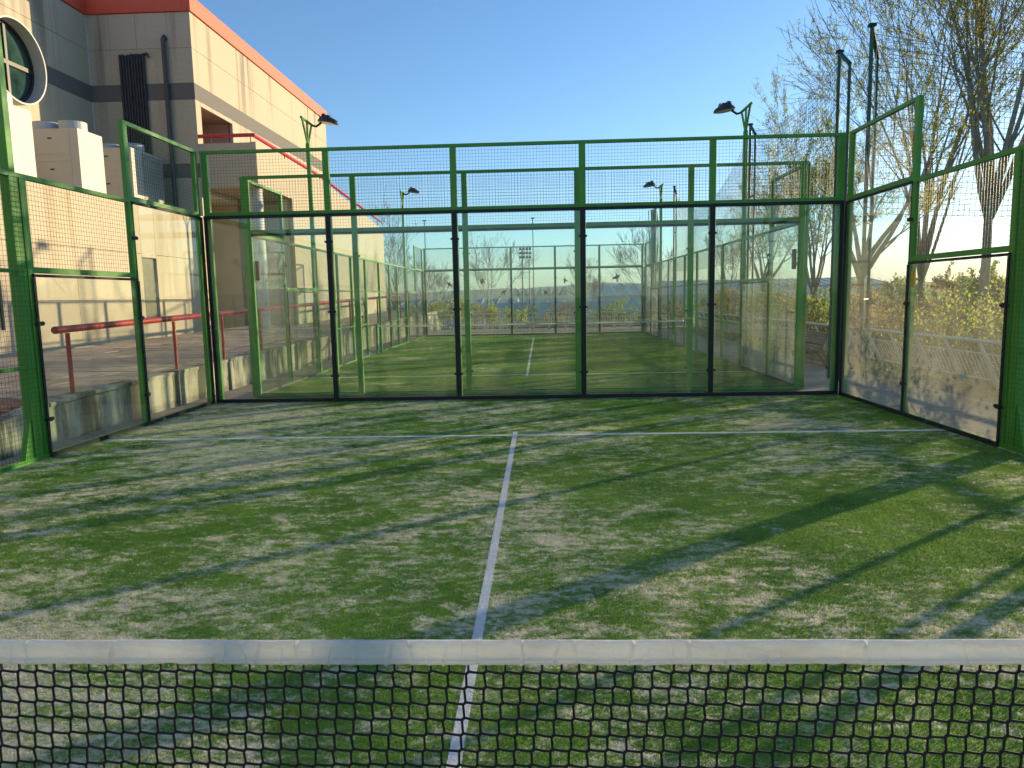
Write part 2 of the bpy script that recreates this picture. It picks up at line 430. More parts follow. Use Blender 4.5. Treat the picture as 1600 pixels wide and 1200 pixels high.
# ------------------------------------------------------------------ turf and lines
def turf_patch(mat):
    random.seed(21); b = MB(); P_ = .5
    for i in range(7000):
        x = random.uniform(-P_/2, P_/2); y = random.uniform(-P_/2, P_/2)
        a = random.uniform(0, 2*PI); h = random.uniform(.004, .010); ln = random.uniform(.002, .011); wd = random.uniform(.0008, .0016)
        la = 5*noise.noise(Vector((x*7, y*7, 3.3)))+random.gauss(.4, .8)
        tx = x+math.cos(la)*ln; ty = y+math.sin(la)*ln
        dx, dy = math.cos(a)*wd, math.sin(a)*wd
        b.quad([(x-dx, y-dy, 0), (x+dx, y+dy, 0), (tx+dx*.5, ty+dy*.5, h), (tx-dx*.5, ty-dy*.5, h)])
    me = b.mesh('turf_tuft', mat)
    return bpy.data.objects.new('turf_tuft', me)
def fibres(name, x0, x1, y0, y1, z, patch, parent, mat):
    b = MB(); st = .5
    nx = int(round((x1-x0)/st)); ny = int(math.ceil((y1-y0)/st))
    b.v = [(x0+(i+.5)*st, y0+(j+.5)*st, z) for j in range(ny) for i in range(nx)]
    me = bpy.data.meshes.new(name); me.from_pydata(b.v, [], []); me.materials.append(mat)
    o = link(name, me, parent); o['kind'] = 'stuff'
    ng = bpy.data.node_groups.new(name, 'GeometryNodeTree')
    ng.interface.new_socket('Geometry', in_out='INPUT', socket_type='NodeSocketGeometry')
    ng.interface.new_socket('Geometry', in_out='OUTPUT', socket_type='NodeSocketGeometry')
    gi = ng.nodes.new('NodeGroupInput'); go = ng.nodes.new('NodeGroupOutput')
    ip = ng.nodes.new('GeometryNodeInstanceOnPoints'); oi = ng.nodes.new('GeometryNodeObjectInfo'); oi.inputs['Object'].default_value = patch
    rv = ng.nodes.new('FunctionNodeRandomValue'); rv.data_type = 'INT'; rv.inputs[4].default_value = 0; rv.inputs[5].default_value = 3
    mu = ng.nodes.new('ShaderNodeMath'); mu.operation = 'MULTIPLY'; mu.inputs[1].default_value = PI/2
    cx = ng.nodes.new('ShaderNodeCombineXYZ')
    ng.links.new(rv.outputs[2], mu.inputs[0]); ng.links.new(mu.outputs[0], cx.inputs[2])
    ng.links.new(gi.outputs[0], ip.inputs['Points']); ng.links.new(oi.outputs['Geometry'], ip.inputs['Instance'])
    ng.links.new(cx.outputs[0], ip.inputs['Rotation']); ng.links.new(ip.outputs[0], go.inputs[0])
    md = o.modifiers.new('fibres', 'NODES'); md.node_group = ng
    return o
def court_floor(yc, z0, y0, y1):
    gs = 0 if yc == 0 else .14; base = turf_mat('turf_base', yc, y0, y1, False, gs); bl = turf_mat('turf_fibre', yc, y0, y1, True, gs)
    t = struct('court_turf', MB().box(-4.985, 4.985, y0, y1, -.55, z0), base)
    lm = M['white']
    fibres('turf_fibres', -5, 5, max(y0, -1.5), y1-.02, z0, turf_patch(bl), t, bl)
    h = 7.15
    if y0 < yc-9: bx('court_line', lm, t, -.025, .025, yc-h, yc+h, z0+.001, z0+.004)
    for s in (-1, 1):
        yy = yc+s*6.95
        if yy > y0:
            bx('court_line', lm, t, -4.98, -.027, yy-.04, yy+.04, z0+.001, z0+.0042)
            bx('court_line', lm, t, .027, 4.98, yy-.04, yy+.04, z0+.001, z0+.0042)
    return t
court_floor(0, Z1, -10, 9.985)
court_floor(YC2, Z2, YC2-9.985, YC2+9.985)

# ------------------------------------------------------------------ enclosures
PW = .05; PY0, PY1 = .016, .078
def post(t, x, h, z=0, wd=PW, mat=None):
    return bx('post', mat or M['green'], t, x-wd, x+wd, PY0, PY1, z, h, bevel=.006)
def wires(t, x0, x1, z0, z1, y=.045, r=.0017, sp=.05):
    b = MB()
    n = max(1, round((x1-x0)/sp)); k = max(1, round((z1-z0)/sp))
    for i in range(n+1):
        x = x0+(x1-x0)*i/n
        b.tube((x, y, z0), (x, y, z1), r, n=4, cap=False)
    for i in range(k+1):
        z = z0+(z1-z0)*i/k
        b.tube((x0, y+.004, z), (x1, y+.004, z), r, n=4, cap=False)
    return b.build('mesh_panel', M['wire'], t)
def pane(t, x0, x1, z0, z1, mat):
    b = MB(); n = len(b.v); b.box(x0, x1, 0, .012, z0, z1)
    b.m = [1, 1, 0, 1, 0, 1]
    return b.build('glass_pane', [mat, M['glasse']], t)
def clamp(t, x, z):
    b = MB().box(x-.068, x+.068, -.009, -.001, z-.016, z+.016); b.box(x-.040, x+.040, -.016, -.0095, z-.024, z+.024)
    b.tube((x-.055, -.015, z), (x-.055, -.009, z), .008, n=8); b.tube((x+.055, -.015, z), (x+.055, -.009, z), .008, n=8)
    return b.build('glass_clamp', M['black'], t)
def back_wall(label, y, z0, rz, group, dusty=(), decals=()):
    t = thing('glass_wall', label, 'glass wall', (0, y, z0), rz, group)
    xs_ = [-4.93, -3, -1, 1, 3, 4.93]
    for x in xs_: post(t, x, 3.95)
    bx('top_rail', M['green'], t, -5.0, 5.0, PY0+.004, PY1-.004, 3.951, 4.0, bevel=.004)
    for i in range(5):
        a, b_ = xs_[i]+PW+.001, xs_[i+1]-PW-.001
        bx('rail', M['green'], t, a, b_, PY0+.004, PY1-.004, 2.985, 3.045)
        bx('rail', M['green'], t, a, b_, PY0+.004, PY1-.004, .0, .05)
        wires(t, a, b_, 3.047, 3.949)
        pane(t, (xs_[i] if i else -4.985)+.004, (xs_[i+1] if i < 4 else 4.985)-.004, .05, 2.94, M['glassd' if i in dusty else 'glass'])
    bx('seal', M['black'], t, -4.98, 4.98, -.012, -.001, 0, .062)
    bx('seal', M['black'], t, -4.98, 4.98, -.012, .012, 2.942, 2.992)
    for x in xs_[1:-1]:
        bx('seal', M['black'], t, x-.038, x+.038, -.010, -.001, .064, 2.940)
        for z in (.42, 1.45, 2.55): clamp(t, x, z)
    for s in (-1, 1): bx('seal', M['black'], t, s*4.93, s*4.98, -.010, -.001, .064, 2.940)
    return t
def gusset(b, x, dirn):
    b.hexa([(x, .03, 0), (x+dirn*.16, .03, 0), (x+dirn*.16, .05, 0), (x, .05, 0), (x, .03, .42), (x+dirn*.012, .03, .42), (x+dirn*.012, .05, .42), (x, .05, .42)])
def side_wall(label, side, yc, z0, dmin, group, near_only=False, tagd=False):
    # local x runs along +Y on the left side, -Y on the right; local y points outwards
    s = 1 if side < 0 else -1
    t = thing('side_fence', label, 'court fence', (side*5.0, yc, z0), s*PI/2, group)
    def X(d): return s*d
    def B(name, mat, d0, d1, y0, y1, za, zb, **k): return bx(name, mat, t, min(X(d0), X(d1)), max(X(d0), X(d1)), y0, y1, za, zb, **k)
    def bay(d0, d1, za, zb): return wires(t, min(X(d0), X(d1)), max(X(d0), X(d1)), za, zb, y=.004, r=.0017)
    ends = [1] if near_only else [1, -1]
    for e in ends:
        post(t, X(e*9.93), 3.95); post(t, X(e*8.0), 4.0); post(t, X(e*6.0), 2.95)
        B('top_rail', M['green'], e*8.052, e*9.99, PY0+.004, PY1-.004, 3.951, 4.0)
        B('rail', M['green'], e*8.052, e*9.878, PY0+.004, PY1-.004, 2.985, 3.045)
        B('rail', M['green'], e*8.052, e*9.878, PY0+.004, PY1-.004, 0, .05)
        B('rail', M['green'], e*6.052, e*7.948, PY0+.004, PY1-.004, 0, .05)
        B('rail', M['green'], e*6.052, e*7.948, PY0+.004, PY1-.004, 1.985, 2.045)
        wires(t, min(X(e*8.052), X(e*9.878)), max(X(e*8.052), X(e*9.878)), 3.047, 3.949)
        wires(t, min(X(e*6.052), X(e*7.948)), max(X(e*6.052), X(e*7.948)), 2.047, 2.949)
        gm = M['glassd'] if side > 0 else M['glass']
        for d0, d1, zt in ((8.004, 9.98, 2.94), (6.0, 7.996, 1.94)):
            pane(t, min(X(e*d0), X(e*d1)), max(X(e*d0), X(e*d1)), .05, zt, gm)
            B('seal', M['black'], e*d0, e*d1, -.012, -.001, 0, .055)
            B('seal', M['black'], e*d0, e*d1, -.012, .012, zt+.002, zt+.032)
        B('seal', M['black'], e*7.98, e*8.02, -.010, -.001, .057, 1.938)
        B('seal', M['black'], e*5.985, e*6.02, -.010, -.001, .057, 1.938)
        B('seal', M['black'], e*9.93, e*9.98, -.010, -.001, .057, 2.938)
        for z in (.42, 1.45): 
            for d in (8.0, 6.03): clamp(t, X(e*d), z)
        clamp(t, X(e*8.0), 2.5)
    ds = [d for d in (5.95, 4, 2.6, .95, -.95, -2.6, -4, -5.95) if d >= dmin]
    for d in ds[1:-1] if not near_only else ds[1:]: post(t, X(d), 2.95)
    top1 = 7.948; bot = dmin-.05 if near_only else -7.948
    B('top_rail', M['green'], top1, bot, PY0+.004, PY1-.004, 2.951, 3.0)
    for i in range(len(ds)-1):
        d1, d0 = ds[i]-(.0 if i == 0 else .052), ds[i+1]+(.0 if (i == len(ds)-2 and not near_only) else .052)
        gate = abs(ds[i]-.95) < .01
        for z in (1.0, 2.0):
            if not (gate and z == 1.0): B('rail', M['green'], d1, d0, PY0+.012, PY1-.012, z-.02, z+.02)
        if gate:
            bay(d0, d1, 2.02, 2.95)
        else:
            B('rail', M['green'], d1, d0, PY0+.004, PY1-.004, 0, .05)
            bay(d0, d1, .03, 2.95)
    return t
GW = 'glass end walls of the courts'; GF = 'fences along the sides of the courts'
back_wall('green framed glass wall with mesh top closing the worn near court', 10.0, Z1, 0, GW)
bw2 = back_wall('green framed glass wall standing just beyond the near court back wall', 11.7, Z2, PI, GW)
bw3 = back_wall('small distant glass wall with bird silhouettes at the far end of second court', YC2+10, Z2, 0, GW)
side_wall('glass and mesh fence left of the near court, beside the concrete retaining wall', -1, 0, Z1, -2.6, GF, True)
sr1 = side_wall('dusty glass and mesh fence right of the near court with a yellow tag', 1, 0, Z1, -2.6, GF, True)
side_wall('mesh fence along the left side of the second court, below the stair wall', -1, YC2, Z2, -6, GF)
side_wall('mesh fence along the right side of the second court, beside the bench', 1, YC2, Z2, -6, GF)
# small fittings on the walls
for s in (-1, 1): bx('junction_box', M['black'], bw2, s*4.84-.035, s*4.84+.035, -.06, .0, 2.15, 2.5, bevel=.01)
yt = MB(); yt.box(-8.0+.09, -8.0+.18, -.006, -.001, 1.66, 1.86); yt.build('paper_tag', M['tape_y'], sr1, bevel=.002)
def bird(x, z, sc_, flip, ang):
    outl = [(-.02, -.16), (.0, -.05), (-.13, -.02), (-.2, -.1), (-.12, .05), (-.01, .07), (.04, .15), (.07, .07), (.22, .12), (.10, .0), (.04, -.06), (.05, -.15)]
    b = MB(); c, s_ = math.cos(ang), math.sin(ang)
    pts = [(x+flip*(px*c-pz*s_)*sc_, z+(px*s_+pz*c)*sc_) for px, pz in outl]
    n = len(pts); b.v = [(p[0], -.004, p[1]) for p in pts]+[(p[0], -.001, p[1]) for p in pts]
    b.f = [tuple(range(n)), tuple(reversed(range(n, 2*n)))]+[(i, n+i, n+(i+1) % n, (i+1) % n) for i in range(n)]; b.m = [0]*len(b.f)
    return b.build('bird_decal', M['black'], bw3)
for x, z, s_, fl, a in ((3.75, 2.5, 1.15, 1, .2), (-3.82, 2.33, .95, -1, .5), (-2.3, 2.45, .8, 1, 1.0), (-1.35, 1.95, .8, 1, .2), (.55, 1.9, .8, -1, .6), (1.45, 2.42, .8, 1, 1.3)):
    bird(x, z, s_, fl, a)

# ------------------------------------------------------------------ nets across the courts
def court_net(yc, z0, label, fine):
    random.seed(5)
    t = thing('court_net', label, 'net', (0, yc, z0), 0, 'nets across the courts')
    H = .90; TH = .050
    # tape: folded fabric band with puckers and a stitched hem
    def sag(x): return .018*(x/5)**2
    xs = []; x = -4.95
    while x < 4.95: xs.append(x); x += (.0017 if -2.4 < x < 3.0 else .02) if fine else .2
    rows = [(-.0105, 0), (-.0145, -.003), (-.0135, -.009), (-.0125, -.015), (-.0120, -.021), (-.0122, -.027), (-.0126, -.033), (-.0128, -.0375), (-.0150, -.0385), (-.0152, -.044), (-.0148, -TH), (.004, -TH), (.006, -.03), (.004, -.004), (-.003, .0012)]
    pu = [(random.uniform(.1, 1)**1.6, random.uniform(-.006, .006), random.uniform(-.25, .25), random.uniform(.0022, .0045), random.choice((1, 1, -1))) for _ in range(260)]
    b = MB()
    for x in xs:
        for j, (yy, zz) in enumerate(rows):
            n1 = noise.noise(Vector((x*5, zz*25, 0)))*.005+noise.noise(Vector((x*19+zz*60, zz*40, 3)))*.0055+noise.noise(Vector((x*60-zz*90, zz*70, 7)))*.0022
            c = round((x+4.95)/.0405)
            for q in (c-1, c, c+1):
                if 0 <= q < 258:
                    st_, of, sl, wd, sg = pu[q]; dx = x-(-4.95+q*.0405+of)+sl*zz
                    n1 += sg*st_*.0085*math.exp(-(dx/wd)**2)*(.35+.65*min(1, -zz/.03) if q % 3 else 1-.5*min(1, -zz/.05))
            dz = noise.noise(Vector((x*5, 0, 5)))*.0015+noise.noise(Vector((x*24, 0, 5)))*.0008
            b.v.append((x, yy-(n1 if j < 11 else 0), H+zz+dz*(1 if j < 5 or j > 12 else .5)+sag(x)))
    R_ = len(rows)
    for i in range(len(xs)-1):
        for j in range(R_):
            a = i*R_+j; c = i*R_+(j+1) % R_
            b.f.append((a, a+R_, c+R_, c)); b.m.append(0)
    b.build('tape', M['tape'], t, smooth=True)
    if fine:
        st = MB()
        for zz in (-.0405, -.0465):
            x = -3.2
            while x < 3.6:
                z = H+zz+sag(x); y = -.0157-noise.noise(Vector((x*5, zz*25, 0)))*.005-noise.noise(Vector((x*19+zz*60, zz*40, 3)))*.0035
                st.tube((x, y, z), (x+.0042, y, z), .0006, n=4); x += .0068
        st.build('stitching', M['white'], t)
    # knotless netting
    n = MB(); sx, sz, r = .0405, .0368, .0029 if fine else .0024
    step = 1 if fine else 3
    cols = int(9.9/(sx*step)); rws = int((H-TH)/(sz*step))
    jx = {}
    def nd(i, j):
        if (i, j) not in jx:
            jx[(i, j)] = (random.uniform(-.0015, .0015), random.uniform(-.0015, .0015), random.uniform(-.002, .002))
        a, c, d = jx[(i, j)]
        x = -4.95+i*sx*step+a-.0042*j+(.0042*11 if fine else 0); z = H-TH+.012-(j+1)*sz*step+c+sag(-4.95+i*sx*step)
        return Vector((x-.0028, d, z-.0026)), Vector((x+.0028, d, z+.0026))
    ns = 5 if fine else 3
    for i in range(cols+3):
        for j in range(rws+1):
            if abs(-4.95+i*sx*step-.0042*(j-11)) > 4.97: continue
            A, Bp = nd(i, j)
            n.tube(A-Vector((.001, 0, .001)), Bp+Vector((.001, 0, .001)), r*1.25, n=ns, cap=True)
            if i < cols+2:
                A2, B2 = nd(i+1, j)
                mid = (Bp+A2)/2+Vector((0, 0, -.0006))
                n.tube(Bp, mid, r, n=ns, cap=False); n.tube(mid, A2, r, n=ns, cap=False)
            if j < rws:
                A3, B3 = nd(i, j+1); n.tube(A, B3, r, n=ns, cap=False)
            if j == 0: n.tube(Bp, (Bp.x, -.002, H-TH+sag(Bp.x)+.004), r, n=ns, cap=False)
    n.build('netting', M['cord'], t)
    for s in (-1, 1):
        p = MB().tube((s*4.97, 0, 0), (s*4.97, 0, .95), .04, n=12); p.tube((s*4.97, 0, .95), (s*4.97, 0, .965), .046, n=12)
        p.build('net_post', M['green'], t)
    return t
court_net(0, Z1, 'black net with white tape stretched across the front, nearest of the two nets', True)
court_net(YC2, Z2, 'distant court net with white tape behind both glass walls', False)

# ------------------------------------------------------------------ floodlight poles
def light_pole(side, y, z0, label):
    t = thing('floodlight_pole', label, 'floodlight', (side*5.068, y, z0), 0, 'floodlight poles beside the courts')
    bx('pole', M['green'], t, -.05, .05, -.066, .066, 0, 3.0, bevel=.008); bx('pole', M['green'], t, -.045, .045, -.045, .045, 3.001, 5.42, bevel=.008)
    f = MB()
    f.tube((0, -.02, 5.40), (0, -.34, 5.90), .026, n=6); f.tube((0, .02, 5.40), (0, .34, 5.90), .026, n=6)
    f.tube((0, 0, 5.42), (0, 0, 5.90), .024, n=6)
    f.build('fork', M['green'], t)
    MB().tube((0, -.42, 5.92), (0, .42, 5.92), .03, n=8).build('crossbar', M['green'], t)
    g_ = MB()
    for s in (-1, 1):
        g_.hexa([(-.03, s*.067, 0), (.03, s*.067, 0), (.03, s*.22, 0), (-.03, s*.22, 0), (-.03, s*.067, .45), (.03, s*.067, .45), (.03, s*.08, .45), (-.03, s*.08, .45)])
    g_.build('gusset', M['green'], t)
    # lamp head on the far end, reaching inwards
    a = -side
    lamp = MB(); nu, nv = 20, 6
    cx, cyy, cz = a*.36, .40, 5.97
    tilt = .16
    for j in range(nv+1):
        ph = PI/2*j/nv
        for i in range(nu):
            th = 2*PI*i/nu
            x = .255*math.cos(th)*math.cos(ph)*(1+.12*math.cos(th)*a); y_ = .19*math.sin(th)*math.cos(ph)**.6; z = .135*math.sin(ph)
            lamp.v.append((cx+x*math.cos(tilt)+z*math.sin(tilt)*a, cyy+y_, cz+z*math.cos(tilt)-x*a*math.sin(tilt)))
    for j in range(nv):
        for i in range(nu):
            q = j*nu+i; r_ = j*nu+(i+1) % nu; lamp.f.append((q, r_, r_+nu, q+nu)); lamp.m.append(0)
    lamp.f.append(tuple(reversed(range(nu)))); lamp.m.append(0)
    lo_ = lamp.build('lamp_head', M['lampbody'], t)
    d = MB(); d.box(cx-.04-a*.06, cx+.04-a*.06, cyy-.07, cyy+.07, cz+.10, cz+.20); d.box(cx+a*.02-.05, cx+a*.02+.05, cyy-.06, cyy+.06, cz+.09, cz+.165)
    for k in range(6): d.box(cx-.15+k*.05, cx-.138+k*.05, cyy-.10, cyy+.10, cz+.06, cz+.155)
    d.build('driver_box', M['lampbody'], lo_)
    le = MB(); ring = []
    for i in range(nu):
        th = 2*PI*i/nu; x = .215*math.cos(th); y_ = .15*math.sin(th)
        le.v.append((cx+x*math.cos(tilt), cyy+y_, cz-.002-x*a*math.sin(tilt)))
    for i in range(nu):
        v = le.v[i]; le.v.append((v[0], v[1], v[2]-.016))
    le.f = [tuple(reversed(range(nu, 2*nu)))]+[(i, i+nu, (i+1) % nu+nu, (i+1) % nu) for i in range(nu)]; le.m = [0]*len(le.f)
    le.build('lens', M['lens'], lo_)
    br = MB(); br.path([(0, .40, 5.92), (a*.05, .40, 5.90), (a*.10, .40, 5.89), (a*.16, .40, 5.93), (a*.22, .40, 5.97)], .026, 6)
    br.build('lamp_arm', M['lampbody'], t)
    return t
light_pole(-1, 5.87, Z1, 'green floodlight pole rising at the left edge beside the near court')
light_pole(1, 5.87, Z1, 'green floodlight pole at the right edge beside the near court')
light_pole(-1, 15.83, Z2, 'green floodlight pole in front of the stair wall, lamp against the facade')
light_pole(1, 15.83, Z2, 'green floodlight pole against blue sky left of the green net frames')
light_pole(-1, 27.57, Z2, 'small distant floodlight pole at left beyond the stair wall rail')
light_pole(1, 27.57, Z2, 'small distant floodlight pole at right, beside the bare trees')

# ------------------------------------------------------------------ sports hall
hall = thing('sports_hall', 'beige rendered sports hall with red fascia, grey band and round window', 'building', (-11.4, 23.86, 0))
HO = Vector((-11.4, 23.86, 0))
XA, XB, YC, YE = -11.4, -15.0, 23.86, 39.5
def H(name, mat, x0, x1, y0, y1, z0, z1, **k):
    o = MB().box(x0, x1, y0, y1, z0, z1).build(name, mat, hall, **k); o.location = -HO; return o
def Hm(name, mb, mat, parent=None, **k):
    o = mb.build(name, mat, parent or hall, **k)
    if not parent: o.location = -HO
    return o
W, WL = M['wall'], M['wall_low']
# cores (a little behind the panels)
H('wall_core', W, -30, XA-.16, 27.2, YE-.02, -.3, 11.3); H('wall_core', W, -30, XA-1.55, YC+.13, 27.19, -.3, 11.3); H('wall_core', W, XA-1.549, XA-.16, YC+.13, 27.19, 8.62, 11.3)
H('wall_core', W, -30, XB-.10, -14, YC+.05, 4.3, 11.3)
H('wall_core', WL, -30, XA-.14, -14, YC-.06, -.3, 4.50)
def panels_x(x, ysplit, zsplit, mat, th=.12, skip=()):   # panels facing +X
    for i in range(len(ysplit)-1):
        for j in range(len(zsplit)-1):
            if (i, j) in skip: continue
            H('wall_panel', mat, x-th, x, ysplit[i]+.006, ysplit[i+1]-.006, zsplit[j]+.006, zsplit[j+1]-.006)
# facade of the tall block
panels_x(XA, [YC, 28.9, 33.9, YE], [9.10, 10.25, 11.41], W)
panels_x(XA, [26.85, 31.0, 35.2, YE], [5.4, 8.56], W)
H('wall_panel', W, XA-.12, XA-.001, YC+.125, 24.25, 5.81, 8.56)
H('wall_panel', W, XA-.12, XA, 24.262, 26.84, 8.42, 8.56)
H('grey_band', M['band'], XA-.12, XA+.004, YC-.004, YE, 8.562, 9.098)
H('fascia', M['fascia'], XA-.2, XA+.07, YC-.07, YE+.05, 11.42, 11.95)
# alcove behind the balcony
H('alcove', M['pink'], XA-1.5, XA-1.38, 24.0, 27.1, 5.9, 8.6); H('alcove', M['pink'], XA-1.38, XA-.165, 26.86, 26.98, 5.9, 8.6)
H('alcove', M['pink'], XA-1.38, XA-.165, 24.13, 24.25, 5.9, 8.6); H('alcove', M['pink'], XA-1.38, XA-.122, 24.26, 26.85, 8.425, 8.6)
# end wall of the block above the low roof (faces the camera, shaded)
for a, b_ in ((-15.0, -13.3), (-13.3, XA+.004)):
    for z0, z1 in ((4.62, 5.95), (6.42, 8.56), (9.10, 10.25), (10.25, 11.41)):
        H('wall_panel', W, a+.005, b_-.005, YC, YC+.12, z0+.005, z1-.005)
H('grey_band', M['band'], XB, XA-.125, YC-.004, YC+.1, 8.562, 9.098)
H('grey_band', M['band'], XB, XA-.002, YC-.003, YC+.1, 5.955, 6.415)
H('fascia', M['fascia'], XB+.07, XA-.205, YC-.07, YC+.12, 11.42, 11.95)
H('fascia', M['fascia'], XB-.15, XB+.068, -14, YC+.1, 11.42, 11.95)
for y in (YC-3.4, YC-9): pass
# recessed upper wall with the round window
WY, WZ, WR = 19.69, 8.62, 1.18
panels_x(XB, [-14, 2, 10, 17.0], [4.62, 8.56], W, .09); panels_x(XB, [-14, 2, 10, 17.0], [9.10, 10.25, 11.41], W, .09)
panels_x(XB, [17.0, 22.0, YC], [10.25, 11.41], W, .09); panels_x(XB, [22.0, YC-.004], [4.62, 8.56], W, .09); panels_x(XB, [22.0, YC-.004], [9.10, 10.25], W, .09)
H('wall_panel', W, XB-.09, XB, 17.006, 21.994, 4.626, 10.244)
H('grey_band', M['band'], XB-.09, XB+.004, 21.0, YC-.006, 8.562, 9.098); H('grey_band', M['band'], XB-.09, XB+.004, -14, 18.2, 8.562, 9.098)
H('joint_strip', M['collar'], XB-.02, XB+.05, YC-.05, YC-.006, 6.5, 8.55); H('joint_strip', M['collar'], XB-.02, XB+.05, YC-.05, YC-.006, 9.11, 11.40)
def ring(x0, x1, ro, ri, n=64):
    b = MB()
    for x in (x0, x1):
        for r_ in (ro, ri):
            for i in range(n): t_ = 2*PI*i/n; b.v.append((x, WY+math.cos(t_)*r_, WZ+math.sin(t_)*r_))
    for i in range(n):
        j = (i+1) % n
        b.f += [(i, n+i, n+j, j), (2*n+i, 2*n+j, 3*n+j, 3*n+i), (i, j, 2*n+j, 2*n+i), (n+i, 3*n+i, 3*n+j, n+j)]
    b.m = [0]*len(b.f); return b
rw = Hm('round_window', ring(XB+.02, XB+.46, WR, WR-.045), M['collar'])
Hm('frame', ring(XB+.03, XB+.10, WR-.05, WR-.13), M['winframe'], rw)
gl = MB(); gl.v = [(XB+.05, WY+math.cos(2*PI*i/64)*(WR-.12), WZ+math.sin(2*PI*i/64)*(WR-.12)) for i in range(64)]+[(XB+.03, WY+math.cos(2*PI*i/64)*(WR-.12), WZ+math.sin(2*PI*i/64)*(WR-.12)) for i in range(64)]
gl.f = [tuple(range(64)), tuple(reversed(range(64, 128)))]; gl.m = [0, 0]
Hm('pane', gl, M['winglass'], rw)
Hm('mullion', MB().box(XB+.052, XB+.11, WY-WR+.12, WY+WR-.12, WZ-.06, WZ+.06), M['winframe'], rw)
Hm('mullion', MB().box(XB+.053, XB+.112, WY-.05, WY+.05, WZ-WR+.13, WZ-.062).box(XB+.053, XB+.112, WY-.05, WY+.05, WZ+.062, WZ+WR-.13), M['winframe'], rw)
# low wing with the flat roof carrying the air conditioners
H('roof', M['column'], -30, XA-.01, -14, YC-.01, 4.50, 4.615)  # unseen roof top, made pale to bounce sunlight onto the shaded wall
zl = [.35, 1.75, 3.1, 4.5]
panels_x(XA, [-14, -6, -1, 4, 8.5, 12.9], zl, WL); panels_x(XA, [13.95, 16.6, 19.68], zl, WL); panels_x(XA, [20.50, YC], zl, WL)
H('wall_panel', WL, XA-.12, XA, 12.906, 13.944, .356, 1.12); H('wall_panel', WL, XA-.12, XA, 12.906, 13.944, 2.21, 4.494)
H('wall_panel', WL, XA-.12, XA, 19.686, 20.494, .356, 1.20); H('wall_panel', WL, XA-.12, XA, 19.686, 20.494, 3.0, 4.494)
nw = H('window', M['winframe'], XA-.13, XA-.06, 12.9, 13.95, 1.115, 2.215); Hm('pane', MB().box(XA-.062, XA-.05, 12.97, 13.88, 1.18, 2.15), M['winglass'], nw)
nn = H('window', M['winframe'], XA-.13, XA-.09, 19.68, 20.50, 1.195, 3.005); Hm('pane', MB().box(XA-.092, XA-.075, 19.73, 20.45, 1.24, 2.96), M['olive'], nn)
H('plinth', M['curb'], XA-.01, XA+.16, -14, YC-.02, .2, .60, bevel=.02)
# balcony, stair wall and porch
XE = -9.4
H('balcony', W, XA+.002, XE-.203, YC+.02, YC+.2, 5.58, 7.08)
H('balcony_floor', W, XA+.002, XE-.202, YC+.202, 31.0, 5.60, 5.80)
sw = MB(); prof = [(YC+.02, 5.62), (27.35, 5.62), (27.35, -.2), (44.0, -.2), (44.0, 5.88), (38.0, 6.42), (31.8, 6.96), (YC+.02, 7.10)]
n_ = len(prof); sw.v = [(XE, y, z) for y, z in prof]+[(XE-.2, y, z) for y, z in prof]
sw.f = [tuple(range(n_)), tuple(reversed(range(n_, 2*n_)))]+[(i, n_+i, n_+(i+1) % n_, (i+1) % n_) for i in range(n_)]; sw.m = [0]*len(sw.f)
Hm('stair_wall', sw, W)
H('wall_panel', W, -30, XE-.21, 43.8, 44.0, -.2, 5.6)
H('porch_wall', M['porch'], -13.6, XE-.205, 28.5, 28.62, .3, 5.59)
H('porch_wall', M['porch'], -13.72, -13.6, YC, 28.62, .3, 5.6)
H('porch_wall', M['porch'], XE-.55, XE-.202, 27.36, 27.5, .3, 5.6)
H('porch_ceiling', M['porch'], -13.6, XA-.002, YC+.06, 28.5, 5.45, 5.6)
pd = H('door', M['door'], -12.95, -12.15, 28.44, 28.5, .55, 2.9); Hm('handle', MB().tube((-12.25, 28.40, 1.6), (-12.25, 28.40, 1.75), .015, n=6), M['silver'], pd)
H('lintel', M['porch'], -13.58, -11.2, 28.40, 28.495, 3.0, 3.2)
Hm('column', MB().tube((-9.78, 24.5, .4), (-9.78, 24.5, 5.6), .27, n=28), M['column'], smooth=False)
# handrail of the balcony and stair
hr = MB(); hr.path([(XA-.02, YC+.1, 7.34), (XE-.1, YC+.1, 7.34), (XE-.1, 31.8, 7.16), (XE-.1, 38.0, 6.74), (XE-.1, 43.7, 6.40)], .068, 10)
Hm('handrail', hr, M['redrail'])
for x, y, za, zb in ((-11.0, YC+.1, 7.05, 7.33), (-9.6, YC+.1, 7.05, 7.33), (XE-.1, 27, 7.0, 7.28), (XE-.1, 31.5, 6.9, 7.15), (XE-.1, 35, 6.65, 6.92), (XE-.1, 39, 6.3, 6.66), (XE-.1, 43, 5.9, 6.42)):
    Hm('baluster', MB().tube((x, y, za), (x, y, zb), .016, n=6), M['iron'])
# pipes on the shaded wall
for k in range(9):
    x = -13.86+k*.098; pth = MB(); top = 10.05+random.uniform(-.03, .03)
    pth.path([(x, YC-.09-.012*(k % 2), 4.62), (x, YC-.09-.012*(k % 2), 8), (x+random.uniform(-.01, .01), YC-.09, top)], .047, 8)
    Hm('duct_pipe', pth, M['pipe'])
Hm('downpipe', MB().path([(-12.3, YC+.02, 10.52), (-12.3, YC-.06, 10.60), (-12.3, YC-.14, 10.50), (-12.3, YC-.14, 7.5), (-12.28, YC-.14, 4.62)], .075, 10), M['gpipe'])
cl = MB()
for k in range(7): cl.path([(-13.05+random.uniform(-.05, .05), YC-.08, 10.0), (-12.95+random.uniform(-.1, .1), YC-.13, 10.06+random.uniform(-.03, .05)), (-12.9+random.uniform(-.06, .1), YC-.1, 9.95+random.uniform(-.05, .1))], .012, 5)
Hm('cable_ends', cl, M['pipe'])

